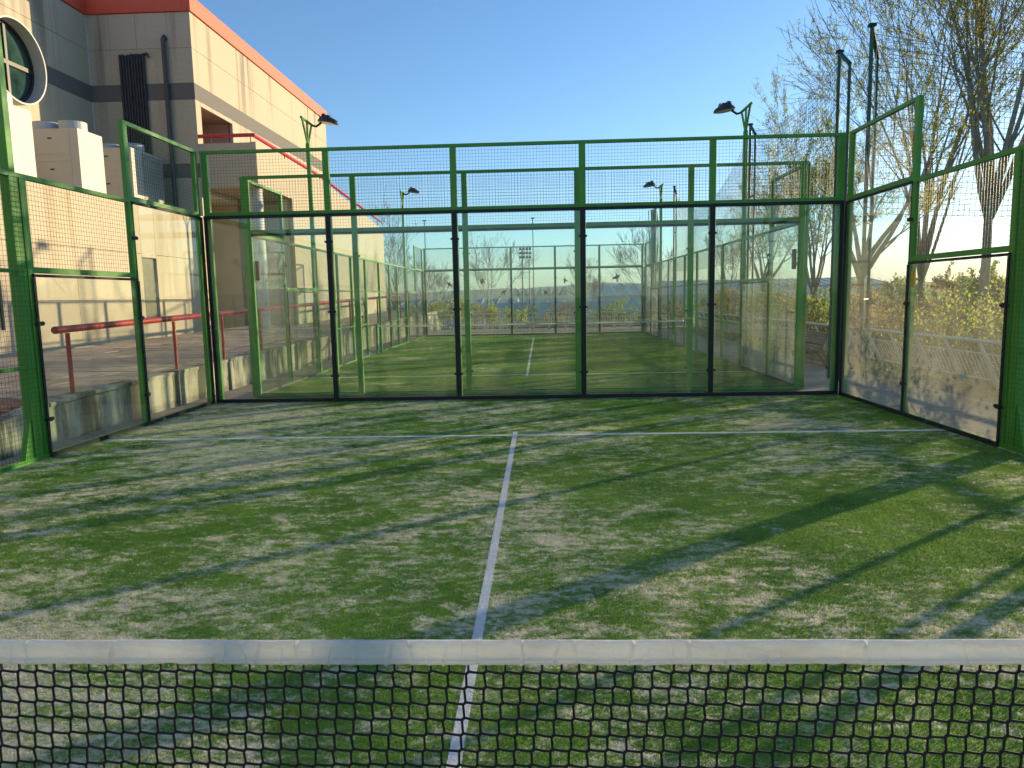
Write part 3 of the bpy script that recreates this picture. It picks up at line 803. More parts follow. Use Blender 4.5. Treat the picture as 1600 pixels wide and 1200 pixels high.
# ------------------------------------------------------------------ rooftop air conditioners
def ac(y, label, louvre=False, h=1.72, wd=1.75, dp=1.15):
    t = thing('air_conditioner', label, 'air conditioner', (-12.4, y, 4.62), 0, 'air conditioners on the low roof')
    for fx in (-wd+.12, -.3):
        for fy in (.1, dp-.2): bx('foot', M['white'], t, fx, fx+.16, fy, fy+.12, 0, .16)
    bx('casing', M['acw'], t, -wd, 0, 0, dp, .16, .16+h, bevel=.012)
    for z0, z1 in ((.22, .95), (1.0, 1.14), (1.19, 1.82)):
        bx('access_panel', M['acw'], t, -wd+.35, -.24, -.008, -.001, z0, z1, bevel=.003)
    for z in (.78, 1.62):
        bx('handle', M['pipe'], t, -.86, -.74, -.016, -.0085, z-.02, z+.02)
    bx('label_plate', M['acl'], t, -1.52, -1.43, -.005, -.001, 1.0, 1.1)
    if louvre:
        for k in range(30):
            z = .28+k*.052; bx('louvre', M['acl'], t, .002, .03, .62, dp-.06, z, z+.022)
    for fx in (-wd*.72, -wd*.27):
        f = MB(); n = 28
        f.tube((fx, dp/2, .16+h+.002), (fx, dp/2, .16+h+.27), .36, n=n); 
        fo = f.build('fan_ring', M['acl'], t)
        d = MB(); d.tube((fx, dp/2, .16+h+.271), (fx, dp/2, .16+h+.285), .31, n=n); d.build('fan_grille', M['pipe'], fo)
    return t
ac(15.75, 'cream air conditioner nearest the round window, cut by the left edge')
ac(18.72, 'cream air conditioner in the middle of the roof row, tall and unobstructed')
ac(21.35, 'cream air conditioner behind the fence corner mesh, with a pale louvred side', True, dp=1.9)

# ------------------------------------------------------------------ terrace, ramp, retaining wall, handrail
def tz(y): return .42+.012*(y-8) if y > 7.8 else .4176-.115*(7.8-y)
XT = -6.03
terr = MB()
yy = [-14, -2, 4, 7.8, 46]
def tzz(y): return max(tz(y), ZP+.01)
pr = [(y, tzz(y)-.035) for y in yy]
v = []
for y, z in pr: v += [(XT-.26, y, z), (XA+.1, y, z+.05), (XT-.26, y, -.5), (XA+.1, y, -.5)]
terr.v = v
for i in range(len(pr)-1):
    a = i*4; b_ = a+4
    terr.f += [(a, b_, b_+1, a+1), (a, a+2, b_+2, b_)]
terr.m = [0]*len(terr.f)
terrace = struct('terrace', terr, M['curb'])
random.seed(9)
sp_y = [7.82+.62*i for i in range(40)]
for j, y in enumerate(sp_y):
    x = XA+.17+(.5 if j % 2 else 1.0)*1.05-1.05
    xs_ = [XA+.17]; xx = XA+.17+(.52 if j % 2 else 1.04)
    while xx < XT-.30: xs_.append(xx); xx += 1.04
    xs_.append(XT-.265)
    for i in range(len(xs_)-1):
        a, b_ = xs_[i]+.006, xs_[i+1]-.006
        if b_-a < .1: continue
        z = tz(y+.3)+random.uniform(-.006, .006); e = random.uniform(-.003, .003); sl = .012*.3
        za = lambda x_: (x_-(XT-.26))/(XA+.1-(XT-.26))*.05
        s_ = MB().hexa([(a, y+.006, z-.06), (b_, y+.006, z-.06), (b_, y+.614, z-.06), (a, y+.614, z-.06),
                        (a, y+.006, z+e-sl+za(a)), (b_, y+.006, z-e-sl+za(b_)), (b_, y+.614, z-e+sl+za(b_)), (a, y+.614, z+e+sl+za(a))])
        s_.build('slab', M['slab'], terrace)
bricks(terrace, XT-2.9, XT-.27, 5.1, 7.75, lambda x, y: tz(y)-.02+(x-(XT-.26))/(XA+.1-(XT-.26))*.05, M['brickr'], 9, 4)
rwl = MB(); ys_ = [-6, 2, 5, 6.4, 7.5]; 
for i in range(len(ys_)-1):
    a, b_ = ys_[i], ys_[i+1]
    rwl.hexa([(XT-.25, a, -.5), (XT, a, -.5), (XT, b_, -.5), (XT-.25, b_, -.5), (XT-.25, a, tzz(a)), (XT, a, tzz(a)), (XT, b_, tzz(b_)), (XT-.25, b_, tzz(b_))])
rt_ = thing('retaining_wall', 'low stained concrete retaining wall along the left of the courts', 'wall', (XT, 8, ZP))
def RB(name, mb, mat, **k):
    o = mb.build(name, mat, rt_, **k); o.location = -Vector((XT, 8, ZP)); return o
RB('ramp_wall', rwl, M['concrete'])
random.seed(12); y = 7.505
while y < 45.5:
    l = 2.4; e = min(y+l, 45.5)
    RB('wall_section', MB().hexa([(XT-.25, y, -.5), (XT, y, -.5), (XT, e-.008, -.5), (XT-.25, e-.008, -.5), (XT-.25, y, tz(y)-.05), (XT, y, tz(y)-.05), (XT, e-.008, tz(e)-.05), (XT-.25, e-.008, tz(e)-.05)]), M['concrete'])
    c = y
    while c < e-.05:
        c2 = min(c+.8, e); j = random.uniform(-.008, .008)
        RB('coping_stone', MB().hexa([(XT-.258, c+.004, tz(c)-.048), (XT+.02+j, c+.004, tz(c)-.048), (XT+.02+j, c2-.004, tz(c2)-.048), (XT-.258, c2-.004, tz(c2)-.048),
            (XT-.258, c+.004, tz(c)+.006), (XT+.02+j, c+.004, tz(c)+.004+j*.5), (XT+.02+j, c2-.004, tz(c2)+.004-j*.5), (XT-.258, c2-.004, tz(c2)+.006)]), M['concrete'], bevel=.006)
        c = c2
    y = e
rail = thing('handrail', 'thick red tube handrail on posts along the terrace edge', 'handrail', (-6.18, 8, tz(8)))
ho = -Vector((-6.18, 8, tz(8)))
def rz_(y): return 1.31+.0195*(y-8.04)
segs = [7.95, 8.9, 11.9, 14.9, 17.9, 20.9, 23.9, 29, 35, 41]
for i in range(len(segs)-1):
    a, b_ = segs[i], segs[i+1]
    o = MB().tube((-6.18, a+.003, rz_(a)), (-6.18, b_-.003, rz_(b_)), .050, n=20).build('top_rail', M['redrail'], rail, bevel=.012 if i == 0 else 0); o.location = ho
for y in (8.22, 11.13, 13.08, 15.08, 17.1, 19.1, 21.1, 23.1, 25.2, 27.3, 29.4, 32, 34.5, 37, 40):
    o = MB().tube((-6.18, y, tz(y)), (-6.18, y, rz_(y)-.055), .030, n=12).build('post', M['redrail'], rail); o.location = ho

# ------------------------------------------------------------------ white railing of the promenade
def railing(label, p0, p1, lean, psp, bsp, group):
    p0 = Vector(p0); p1 = Vector(p1); d = (p1-p0); L_ = d.length; d.normalize(); nrm = Vector((d.y, -d.x, 0))  # outward
    t = thing('white_railing', label, 'railing', p0, 0, group)
    Ht = .88
    def pt(u, k): return d*u+nrm*(lean*(1-k))+Vector((0, 0, Ht*k))   # k 0 foot, 1 top
    MB().tube(pt(0, 1), pt(L_, 1), .030, n=10).build('top_rail', M['white'], t)
    MB().tube(pt(0, .74), pt(L_, .74), .013, n=6).build('rail', M['white'], t)
    MB().tube(pt(0, .20), pt(L_, .20), .016, n=6).build('rail', M['white'], t)
    n = int(L_/psp)
    me = MB(); a, b_ = pt(0, 0), pt(0, .985)
    wv = d; q = nrm
    me.hexa([a-wv*.08-q*.03, a+wv*.08-q*.03, a+wv*.08+q*.03, a-wv*.08+q*.03, b_-wv*.028-q*.02, b_+wv*.028-q*.02, b_+wv*.028+q*.02, b_-wv*.028+q*.02])
    me = me.mesh('post', M['white'])
    for i in range(n+1): link('post', me, t, d*(i*psp))
    bm_ = MB().tube(pt(0, .205), pt(0, .735), .011, n=5, cap=False).mesh('baluster', M['white'])
    k = 0; cnt = 0; rest = MB(); u = .06
    while u < L_:
        if (u/psp) % 1 > .05:
            if cnt < 298: link('baluster', bm_, t, d*u)
            else: rest.tube(pt(u, .205), pt(u, .735), .0075, n=5, cap=False)
            cnt += 1
        u += bsp
    if rest.v:
        o = rest.build('baluster_row', M['white'], t); o['kind'] = 'stuff'
    return t
GR = 'white railings edging the promenade'
railing('white railing with inward leaning posts along the right side promenade', (7.8, 6.9, ZP), (7.8, 37.0, ZP), .40, 1.07, .125, GR)
railing('distant white railing running across behind the second court', (-6.2, 37.05, ZP), (7.7, 37.05, ZP), -.30, .87, .13, GR)

# ------------------------------------------------------------------ bench
bn = thing('park_bench', 'dark slatted park bench with curved arms standing by the white railing', 'bench', (6.42, 16.0, ZP), 0)
for k in range(6):
    x = -.26+k*.075; z = .40+.006*abs(k-2.5)
    bx('seat_slat', M['slat'], bn, x, x+.058, -.9, .9, z, z+.03, bevel=.006)
for k in range(6):
    z = .47+k*.062; x = .22+k*.022
    MB().hexa([(x, -.9, z), (x+.026, -.9, z-.008), (x+.026, .9, z-.008), (x, .9, z), (x+.016, -.9, z+.048), (x+.042, -.9, z+.04), (x+.042, .9, z+.04), (x+.016, .9, z+.048)]).build('back_slat', M['slat'], bn)
for y in (-.8, .8):
    MB().path([(-.33, y, 0), (-.27, y, .2), (-.27, y, .37), (-.2, y, .385), (.2, y, .385), (.27, y, .5), (.36, y, .82)], .022, 8).build('leg', M['iron'], bn)
    MB().path([(.42, y, 0), (.30, y, .2), (.17, y, .38)], .022, 8).build('leg', M['iron'], bn)
    MB().path([(.25, y, .55), (.0, y, .62), (-.22, y, .62), (-.31, y, .55), (-.28, y, .40)], .018, 8).build('armrest', M['iron'], bn)

# ------------------------------------------------------------------ ball-stop net frames and nets
def net_frame(x, y, off, label):
    t = thing('net_frame', label, 'net post', (x, y, ZP), 0, 'dark green net frames')
    h = 6.35; ox, oy = off
    MB().tube((0, 0, 0), (0, 0, h), .036, n=8).build('post', M['dgreen'], t)
    MB().tube((ox, oy, 0), (ox, oy, h-.35), .03, n=8).build('post', M['dgreen'], t)
    MB().tube((0, 0, h), (ox, oy, h-.35), .04, n=8).build('crossbar', M['dgreen'], t)
    MB().box(-.06, .06, -.05, .05, h, h+.05).build('pulley', M['black'], t)
    for z in (1.6, 3.0, 4.4): MB().tube((0, 0, z), (ox, oy, z), .02, n=6).build('rung', M['dgreen'], t)
    return t
NX = 6.2
net_frame(NX, 12.08, (.33, .5), 'dark green twin pole net frame, tallest in the picture, before the big tree')
net_frame(NX, 13.47, (0, -.5), 'dark green twin pole net frame directly behind the near court right corner')
net_frame(NX, 19.5, (0, -.5), 'dark green twin pole net frame just right of the sky backed floodlight')
net_frame(NX, 31.0, (0, -.5), 'small distant net frame right of the far right floodlight')
net_frame(NX, 36.6, (0, -.5), 'farthest net frame holding a gathered green net')
net_frame(NX+.1, 5.9, (.3, -.45), 'twin pole net frame beside the near court, past the right edge')
def ball_net(label, a, b, zt, zb, sag, cell=.10, r=.0046):
    a = Vector(a); b = Vector(b); L_ = (b-a).length; n = int(L_/cell); k = int((zt-zb)/cell)
    t = MB()
    def pt(i, j):
        u = i/n; p = a.lerp(b, u); s = 4*u*(1-u)
        top = zt-sag*s; bot = zb-.12*s; p.z = top+(bot-top)*j/k
        bulge = .12*math.sin(j/k*PI)*math.sin(u*PI*3); p += Vector((b.y-a.y, a.x-b.x, 0)).normalized()*bulge
        return p
    for i in range(n+1):
        for j in range(0, k, 2): t.tube(pt(i, j), pt(i, min(j+2, k)), r, n=3, cap=False)
    for j in range(k+1):
        rr = .006 if j in (0, k) else r
        for i in range(0, n, 2): t.tube(pt(i, j), pt(min(i+2, n), j), rr, n=3, cap=False)
    o = t.build('ball_stop_net', M['netgreen'])
    return tag(o, label, 'net', 'green ball stop nets')
ball_net('green netting hung across the big right hand tree, ending at mid height', (NX, 12.1, 0), (15.5, 12.6, 0), 6.1, 3.0, .45)
ball_net('green netting sagging between the corner net frame and the sky backed floodlight', (NX, 13.4, 0), (NX, 19.5, 0), 6.1, 2.6, .45)
ball_net('green netting drooping low between the two farther net frames', (NX, 19.5, 0), (NX, 31.0, 0), 6.0, 2.6, 1.3)
gb = MB(); random.seed(3)
for k in range(26):
    x, y = NX+random.uniform(-.2, .2), 36.7+random.uniform(-.15, .4); pts = [(x+random.uniform(-.05, .05), y, 5.9-i*.62) for i in range(6)]
    gb.path(pts, [random.uniform(.012, .03) for _ in pts], 4)
tag(gb.build('gathered_net', M['netgreen']), 'bunched teal green net hanging from the farthest net frame', 'net', 'green ball stop nets')

# ------------------------------------------------------------------ trees and shrubs
def rdir(d, ang):
    d = d.normalized(); a = Vector((random.gauss(0, 1), random.gauss(0, 1), random.gauss(0, 1))); a = (a-d*a.dot(d)).normalized()
    return (d*math.cos(ang)+a*math.sin(ang)).normalized()
def tree(x, y, z, h, label, trunk_r, fork=.3, stems=4, spread=.45, leaf='leaf', nleaf=9000, lsize=.035, seed=1, lean=(0, 0), levels=5, group='trees beyond the promenade', twigr=.004, cat='tree', name='tree', straight=.10):
    random.seed(seed)
    t = thing(name, label, cat, (x, y, z), 0, group)
    tr = MB(); tw = MB(); tips = []
    def grow(p, d, ln, r, lv):
        n = 4 if lv < 3 else 3
        pts = [p.copy()]; rs = [r]
        q = p.copy(); dd = d.copy()
        for i in range(n):
            dd = (dd+Vector((random.gauss(0, straight), random.gauss(0, straight), random.gauss(.06, .06)))).normalized()
            q = q+dd*(ln/n); pts.append(q.copy()); rs.append(max(r*(1-.5*(i+1)/n), twigr))
        (tr if lv < 3 else tw).path(pts, rs, 8 if lv < 2 else (5 if lv < 3 else 3), 0)
        if lv >= levels:
            tips.append((pts, dd)); return
        kids = (3 if lv < 2 else random.choice((3, 4, 4)))
        for k in range(kids):
            f = random.uniform(.35, 1.0) if k else 1.0
            i = min(n-1, int(f*n)); pp = pts[i].lerp(pts[i+1], min(1, f*n-i)) if f < 1 else pts[-1]
            grow(pp, rdir(dd if k else dd, random.uniform(.25, .75) if k else random.uniform(.05, .25)), ln*random.uniform(.52, .78), max(rs[-1]*(.95 if k == 0 else .7), twigr), lv+1)
        if lv >= 3: tips.append((pts, dd))
    base = Vector((0, 0, 0)); d0 = Vector((lean[0], lean[1], 1)).normalized()
    fh = h*fork
    pts = [base+d0*(fh*i/5)+Vector((random.gauss(0, .03), random.gauss(0, .03), 0))*(i > 0) for i in range(6)]
    tr.path(pts, [trunk_r*1.25]+[trunk_r*(1-.06*i) for i in range(1, 6)], 10)
    for k in range(stems):
        a = 2*PI*k/stems+random.uniform(-.5, .5)
        dd = (d0+Vector((math.cos(a), math.sin(a), 0))*random.uniform(.4, 1.2)*spread).normalized()
        grow(pts[-1]-d0*random.uniform(0, fh*.25), dd, h*(1-fork)*random.uniform(.36, .5), trunk_r*random.uniform(.5, .7), 1)
    tr.build('trunk', M['bark'], t, smooth=True)
    cr = tw
    nl = nleaf
    for i in range(nl):
        if i % 5 == 0:
            pp, dd = random.choice(tips); k = random.randrange(len(pp)-1); c0 = pp[k].lerp(pp[k+1], random.random())
        c = c0+Vector((random.gauss(0, 1), random.gauss(0, 1), random.gauss(0, 1)))*lsize*1.3
        a = rdir(Vector((0, 0, 1)), random.uniform(0, PI)); b_ = rdir(a, PI/2); s = lsize*random.uniform(.5, 1.4)
        cr.quad([c-a*s, c+b_*s*.45, c+a*s, c-b_*s*.45], 1)
    cr.build('crown', [M['twig'], M[leaf]], t)
    return t
def bush(x, y, z, rx, ry, h, label, leaf, n, seed, size=.045, stems=26, group='shrubs beyond the railing', name='shrub'):
    random.seed(seed)
    t = thing(name, label, 'shrub', (x, y, z), 0, group)
    st = MB(); lf = MB()
    for k in range(stems):
        a = random.uniform(0, 2*PI); q = random.uniform(.2, 1)
        e = Vector((math.cos(a)*rx*q, math.sin(a)*ry*q, h*random.uniform(.55, 1.05)*(1-.35*q)))
        m_ = e*.5+Vector((random.gauss(0, .1), random.gauss(0, .1), .12*h))
        st.path([(0, 0, 0), m_, e], [.022, .012, .004], 4)
        for j in range(4):
            f = random.uniform(.4, 1); p = m_.lerp(e, f); e2 = p+Vector((random.gauss(0, .22), random.gauss(0, .22), random.uniform(.05, .4)))*h*.45
            st.path([p, e2], [.007, .003], 3)
            for l in range(n//(stems*4)):
                c = p.lerp(e2, random.uniform(.1, 1.05))+Vector((random.gauss(0, .07), random.gauss(0, .07), random.gauss(0, .07)))
                aa = rdir(Vector((0, 0, 1)), random.uniform(0, PI)); b_ = rdir(aa, PI/2); s = size*random.uniform(.5, 1.5)
                lf.quad([c-aa*s, c+b_*s*.5, c+aa*s, c-b_*s*.5])
    st.build('stems', M['twig'], t); lf.build('foliage', M[leaf], t)
    return t
ZG = -.45
tree(13.2, 20.2, -.8, 16.0, 'large tree with thick many stemmed trunk behind the right hand netting', .15, .33, 8, .30, 'leaf', 14000, .034, 11, straight=.05, twigr=.006)
tree(15.2, 19.4, -1.2, 14.0, 'leaning tree with slanted trunks at the right edge', .11, .34, 4, .40, 'leaf', 9000, .034, 23, (.16, -.05), straight=.05, twigr=.006)
tree(13.0, 23.4, -.8, 14.0, 'tall slim leafy tree behind the tallest net frame', .11, .22, 10, .28, 'leafd', 27000, .034, 34, straight=.06, twigr=.006)
tree(9.6, 20.0, ZG, 7.4, 'pale trunked tree with wide branches behind the corner glass', .13, .40, 5, .65, 'leaf', 7000, .032, 37)
tree(11.0, 27.5, ZG, 9.0, 'leafy tree left of the corner net frame, above the bench', .08, .25, 9, .42, 'leafd', 26000, .034, 41)
tree(9.4, 28.5, ZG, 6.3, 'bare forked tree seen through the second court corner glass', .12, .38, 5, .7, 'leaf', 3600, .03, 43)
tree(9.6, 35.0, ZG, 6.0, 'small budding tree beyond the right side of second court', .07, .3, 5, .55, 'leafb', 2600, .035, 47)
tree(6.7, 42.0, -.7, 5.8, 'bare wide branching tree right of the far glass wall', .08, .3, 5, .75, 'leafb', 900, .03, 53, twigr=.007)
tree(-2.9, 44.0, -.9, 6.6, 'thin sparse sapling in the middle behind the far railing', .06, .25, 4, .55, 'leafb', 700, .03, 59, twigr=.007)
tree(3.0, 43.0, -.9, 4.6, 'slender sapling beside the far glass post', .04, .3, 4, .35, 'leafb', 500, .03, 61, twigr=.006)
tree(-11.0, 55.0, -1.5, 9.6, 'tall bare brown tree past the end of the stair wall', .12, .25, 6, .4, 'leafb', 1800, .04, 67, twigr=.008)
tree(-7.6, 50.0, -1.2, 5.4, 'low bare tree right of the tall bare brown tree', .08, .25, 5, .6, 'leafb', 1400, .04, 71, twigr=.007)
bush(-5.6, 44.5, -1.2, 2.6, 1.2, 3.2, 'yellowish leafy bush at left behind the far railing', 'leaf', 5200, 3)
for q, (bx_, by_, bh_, lf_, lb_) in enumerate(((9.2, 12.3, 2.3, 'leaf', 'airy yellow green shrub just behind the railing at the right edge'), (9.3, 14.4, 2.2, 'leaf', 'airy yellowish shrub behind the railing beside the corner post'), (9.1, 16.8, 2.0, 'leafb', 'thin russet shrub behind the railing in the corner pane'), (9.4, 19.3, 2.2, 'leafb', 'thin rusty shrub right above the bench back'), (9.3, 10.4, 2.0, 'leaf', 'airy lime shrub nearest the camera behind the railing'))):
    bush(bx_, by_, ZG, 1.1, 1.2, bh_, lb_, lf_, 1900, 40+q, .034, 30)
for q, (bx_, by_, bh_, lf_, lb_) in enumerate(((9.2, 22.6, 2.3, 'leafd', 'airy green shrub behind the railing just beyond the bench'), (9.3, 25.4, 2.5, 'leafb', 'airy russet shrub behind the railing opposite the second court corner'), (9.2, 28.4, 2.4, 'leafd', 'airy olive shrub behind the railing at the second court side fence'), (9.4, 33.8, 2.5, 'leafb', 'airy bronze shrub behind the railing near the far railing corner'), (9.3, 37.6, 2.5, 'leafd', 'airy dark shrub at the corner of the two railings'))):
    bush(bx_, by_, ZG, 1.2, 1.3, bh_, lb_, lf_, 2600, 60+q, .04, 34)
bush(15.5, 24.5, -1.5, 1.8, 2.2, 3.2, 'brown leaved bush behind the bench and railing', 'leafb', 6200, 5, .06)
bush(15.0, 30.5, -1.4, 1.8, 2.4, 3.1, 'russet bush beyond the railing left of the bench', 'leafb', 6200, 6, .06)
bush(15.2, 20.5, -1.4, 1.6, 1.8, 3.2, 'yellow green bush behind the middle of the right glass', 'leaf', 7200, 7, .06)
bush(15.4, 17.4, -1.4, 1.6, 1.7, 3.4, 'bright yellow bush at the right edge behind the railing', 'leaf', 7200, 8, .06)
bush(18.0, 22.5, -1.9, 2.2, 2.2, 3.9, 'olive bush behind the foot of the large tree', 'leafd', 7200, 9, .07)
bush(19.5, 33.0, -2.0, 2.4, 2.8, 4.0, 'dark olive bush deep behind the bench', 'leafd', 7200, 10, .07)
bush(20.5, 27.5, -2.1, 2.4, 2.4, 4.2, 'pale yellow bush deep behind the corner glass', 'leaf', 7200, 16, .07)
bush(17.5, 26.0, -1.8, 2.4, 2.4, 4.3, 'tall olive green bush behind the corner glass', 'leafd', 8000, 17, .07)
bush(16.5, 33.5, -1.7, 2.4, 2.6, 4.2, 'tall green bush behind the second court corner', 'leafd', 8000, 18, .07)
bush(19.0, 23.8, -2.0, 2.6, 2.6, 5.0, 'tall yellow bush rising behind the right hand trunks', 'leaf', 9000, 19, .07)
bush(22.5, 38.0, -2.4, 3.2, 3.2, 5.0, 'broad bronze bush far behind the bench', 'leafb', 8000, 20, .08)
bush(10.6, 31.5, ZG, 1.4, 2.2, 2.3, 'reddish bush beyond the second court right fence', 'leafb', 4200, 12)
for q, (bx_, by_, bh_, lf_, lb_) in enumerate(((-4.2, 47.0, 2.9, 'leafb', 'tall twiggy brown scrub left of the thin sparse sapling'), (-.6, 46.0, 2.6, 'leafd', 'tall twiggy olive scrub under the stadium mast'), (2.2, 47.5, 2.8, 'leafb', 'tall twiggy bronze scrub right of the stadium mast'), (5.4, 46.5, 2.7, 'leafd', 'tall twiggy green scrub below the bird silhouettes at right'), (8.4, 44.0, 2.8, 'leafb', 'twiggy brown scrub outside the far right railing corner'))):
    bush(bx_, by_, -1.3, 1.9, 1.0, bh_, lb_, lf_, 1900, 80+q, .05, 40)
bush(-2.0, 42.0, -1.0, 1.9, 1.0, 2.3, 'loose yellowish scrub behind the far railing left of centre', 'leaf', 3200, 51, .05)
bush(4.2, 42.5, -1.0, 1.7, 1.0, 2.0, 'loose olive scrub behind the far railing right of centre', 'leafd', 3200, 52, .05)
bush(1.0, 41.5, -1.0, 1.6, .9, 1.5, 'low brown scrub in the middle behind the far railing', 'leafb', 2600, 13)
bush(6.4, 40.5, -.9, 1.5, .9, 1.7, 'low green scrub at right behind the far railing', 'leafd', 2600, 14)
random.seed(31); gc = MB()
for i in range(5200):
    x = random.uniform(7.05, 8.8); y = random.uniform(5, 30); k = noise.noise(Vector((x*.9, y*.7, 2)))
    if k < -.05: continue
    c = Vector((x, y, ZP+.03+random.uniform(.0, .10+.22*max(0, k)))); a = rdir(Vector((0, 0, 1)), random.uniform(0, PI)); b_ = rdir(a, PI/2); s_ = random.uniform(.02, .05)
    gc.quad([c-a*s_, c+b_*s_*.6, c+a*s_, c-b_*s_*.6])
go_ = gc.build('ground_cover', M['leafd']); go_['kind'] = 'stuff'
random.seed(33)
hd = thing('shade_hedge', 'added dark leaf strip for shrub shade along the right railing foot', 'shade_hedge', (9.0, 20, ZG), 0)  # added dark mass in place of the shaded shrub bottoms behind the balusters
hb = MB(); hst = MB()
for i in range(15000):
    y = random.uniform(-13.5, 16.0); x = random.gauss(0, .28); h_ = .98+.22*noise.noise(Vector((y*.8, 3, 0)))
    c = Vector((x, y, random.uniform(.05, 1)**.7*h_)); a = rdir(Vector((0, 0, 1)), random.uniform(0, PI)); b_ = rdir(a, PI/2); s_ = random.uniform(.03, .06)
    hb.quad([c-a*s_, c+b_*s_*.7, c+a*s_, c-b_*s_*.7])
for i in range(120):
    y = -13.4+i*.245; hst.path([(0, y, 0), (random.gauss(0, .1), y+random.gauss(0, .1), .5), (random.gauss(0, .2), y+random.gauss(0, .15), .9)], [.016, .01, .004], 4)
hb.build('foliage', M['leaf_shade'], hd); hst.build('stems', M['twig'], hd)
# ornamental grass clump on the promenade
random.seed(15); og = thing('grass_clump', 'tuft of ornamental grass on the paving beside the right railing', 'plant', (7.25, 8.75, ZP+.03))
gm = MB()
for i in range(900):
    a = random.uniform(0, 2*PI); l = random.uniform(.25, .55); o_ = random.uniform(0, .16); sp_ = random.uniform(.1, .5)
    p0 = Vector((math.cos(a)*o_, math.sin(a)*o_, 0)); p1 = p0+Vector((math.cos(a)*sp_*.35, math.sin(a)*sp_*.35, l*.75)); p2 = p0+Vector((math.cos(a)*sp_*.9, math.sin(a)*sp_*.9, l*.85))
    s_ = Vector((-math.sin(a), math.cos(a), 0))*.005
    gm.quad([p0-s_, p0+s_, p1+s_, p1-s_]); gm.quad([p1-s_, p1+s_, p2])
gm.build('blades', M['leafd'], og)

# ------------------------------------------------------------------ distance: halls, mast, hills
def hall_far(x, y, w_, d, h, base, label, roofm, ridge=1.6, saw=0):
    t = thing('warehouse', label, 'building', (x, y, base), 0, 'warehouses below the promenade')
    bx('wall', M['rooftile'], t, 0, w_, 0, d, 0, h)
    if saw:
        n = saw; sw_ = w_/n
        for i in range(n):
            MB().hexa([(i*sw_, -.4, h), ((i+1)*sw_-.15, -.4, h), ((i+1)*sw_-.15, d, h), (i*sw_, d, h), (i*sw_+.1, -.4, h+.15), ((i+1)*sw_-.5, -.4, h+ridge), ((i+1)*sw_-.5, d, h+ridge), (i*sw_+.1, d, h+.15)]).build('roof', roofm, t)
    else:
        r_ = MB(); r_.v = [(-.5, -.5, h), (w_+.5, -.5, h), (w_+.5, d/2, h+ridge), (-.5, d/2, h+ridge), (-.5, d+.5, h), (w_+.5, d+.5, h)]
        r_.f = [(0, 1, 2, 3), (3, 2, 5, 4), (0, 3, 4), (1, 5, 2), (0, 4, 5, 1)]; r_.m = [0]*5; r_.build('roof', roofm, t)
        ribs = MB(); n = int(w_/2.5)
        for i in range(n+1):
            q = i*w_/n; ribs.hexa([(q-.05, -.5, h+.01), (q+.05, -.5, h+.01), (q+.05, d/2, h+ridge+.01), (q-.05, d/2, h+ridge+.01), (q-.05, -.5, h+.09), (q+.05, -.5, h+.09), (q+.05, d/2, h+ridge+.09), (q-.05, d/2, h+ridge+.09)])
        ribs.build('roof_ribs', roofm, t)
    return t
hall_far(-14, 82, 26, 16, 5.6, -7, 'grey roofed warehouse in the middle below the far railing', M['roofgrey'], 2.2)
hall_far(-30, 112, 26, 20, 8.2, -8, 'blue grey warehouse roof at left behind the yellowish bush', M['roofblue'], 1.2)
hall_far(-6, 150, 12, 20, 9.6, -8, 'pale sawtooth roofed warehouse behind the middle railing', M['roofred'], 1.9, 7)
hall_far(10, 118, 30, 22, 9.4, -8, 'long light blue warehouse at right behind the far glass wall', M['roofblue'], 2.0)
hall_far(8.5, 74, 18, 14, 6.2, -7, 'low blue roofed shed in front of the long warehouse', M['roofblue'], 1.6)
hall_far(-24, 64, 15, 9, 4.6, -7, 'low tan roofed shed left of the middle below the far railing', M['roofred'], 1.3)
hall_far(-4, 104, 13, 12, 7.2, -7.5, 'white walled workshop in the middle behind the grey warehouse', M['rooftile'], 1.1)
hall_far(30, 190, 60, 30, 11.0, -8, 'very long pale warehouse on the horizon at right', M['roofgrey'], 2.0)
random.seed(77); fwd = MB()
for c_ in range(150):
    x = random.uniform(24, 110); y = random.uniform(58, 150)
    if x < y*.26: continue
    h_ = random.uniform(5, 10); r_ = random.uniform(1.6, 3.2)
    fwd.path([(x, y, -9), (x+random.uniform(-.3, .3), y, -8.5+h_)], [.18, .05], 4, 1)
    for l in range(130):
        d_ = Vector((random.gauss(0, 1), random.gauss(0, 1), random.gauss(0, 1))).normalized()*random.random()**.4
        c = Vector((x, y, -8.5+h_*.72))+Vector((d_.x*r_, d_.y*r_, d_.z*h_*.42)); a = rdir(Vector((0, 0, 1)), random.uniform(0, PI)); b_ = rdir(a, PI/2); s_ = random.uniform(.16, .42)
        fwd.quad([c-a*s_, c+b_*s_*.7, c+a*s_, c-b_*s_*.7], 0)
fo_ = fwd.build('far_wood', [M['leafd'], M['twig']]); fo_['kind'] = 'stuff'
ms = thing('floodlight_mast', 'distant stadium mast with a rack of floodlights in the middle', 'mast', (-1.55, 90, -7))
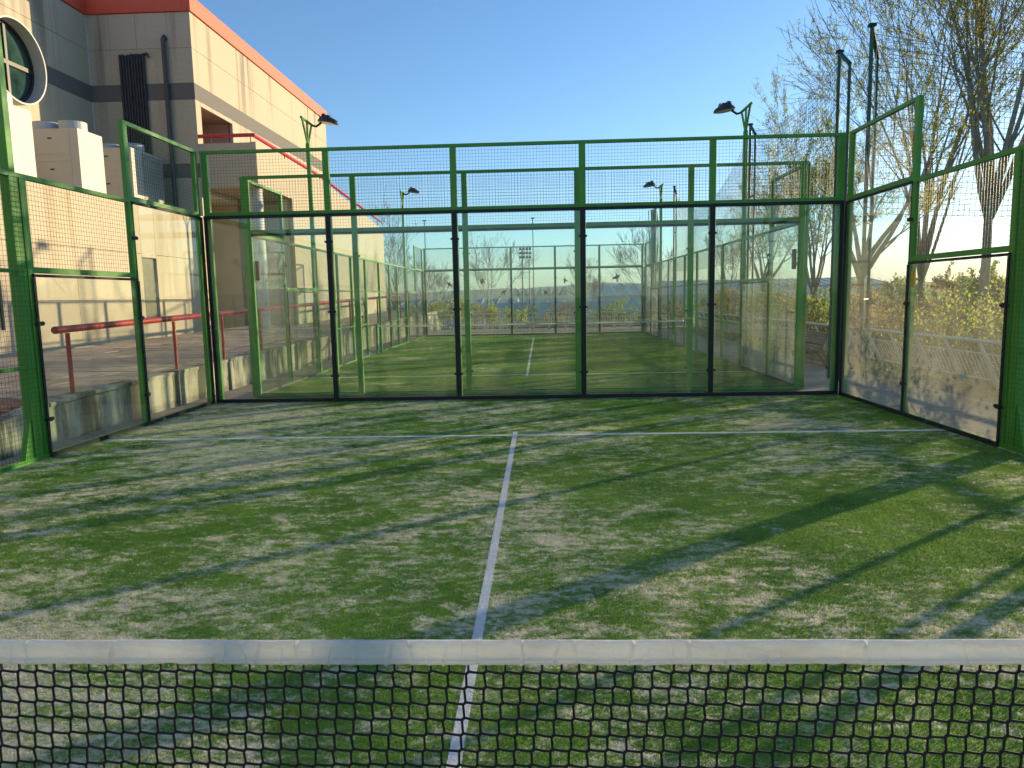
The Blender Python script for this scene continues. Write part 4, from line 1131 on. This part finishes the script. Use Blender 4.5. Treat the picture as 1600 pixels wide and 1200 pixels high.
MB().tube((-.35, 0, 0), (-.35, 0, 14.4), .10, .07, n=8).build('pole', M['iron'], ms); MB().tube((.5, 0, 0), (.5, 0, 13.2), .08, .06, n=8).build('pole', M['iron'], ms)
for r_ in range(3): MB().box(-.75, .8, -.04, .04, 13.35+r_*.5, 13.41+r_*.5).build('crossbar', M['iron'], ms)
for r_ in range(3):
    for c in range(4): MB().box(-.72+c*.4, -.44+c*.4, -.2, -.05, 13.28+r_*.5, 13.6+r_*.5).build('lamp', M['lampbody'], ms)
for x, y, h, lb in ((-.25, 60, 12.0, 'thin grey mast in the middle rising above the far glass wall'), (4.6, 72, 9.8, 'thin short mast right of the middle'), (-9.0, 58, 11.8, 'thin dark mast right of the tall bare brown tree')):
    p = thing('lamp_mast', lb, 'mast', (x, y, -4), 0, 'thin masts beyond the courts'); MB().tube((0, 0, 0), (0, 0, h), .05, .035, n=6).build('pole', M['iron'], p)
    MB().box(-.15, .15, -.05, .05, h, h+.1).build('lamp', M['lampbody'], p)
random.seed(2)
def hills(y, x0, x1, h, base, seed, n=90):
    b = MB()
    for i in range(n+1):
        x = x0+(x1-x0)*i/n; k = noise.fractal(Vector((x*.0011+seed, seed, 0)), 1.0, 2.0, 5)*.5+.5
        top = base+h*max(.15, k); b.v += [(x, y, base-20), (x, y+500, top), (x, y+1500, base-20)]
    for i in range(n):
        for j in (0, 1): q = i*3+j; b.f.append((q, q+3, q+4, q+1))
    b.m = [0]*len(b.f); return struct('hills', b, M['hill'], smooth=True)
hills(2600, -3500, 4000, 48, 0, 3.3); hills(3700, -4500, 5200, 85, 0, 8.1)

# ------------------------------------------------------------------ air between here and the hills
hm = bpy.data.materials.new('haze'); hm.use_nodes = True; N = hm.node_tree.nodes; N.remove(N['Principled BSDF'])
pv = N.new('ShaderNodeVolumePrincipled'); pv.inputs['Color'].default_value = (.80, .88, 1, 1); pv.inputs['Density'].default_value = .00012
hm.node_tree.links.new(pv.outputs[0], N['Material Output'].inputs['Volume'])
hz = MB().box(-7000, 7000, -3500, 7600, -45, 125).build('haze', hm); hz['kind'] = 'stuff'
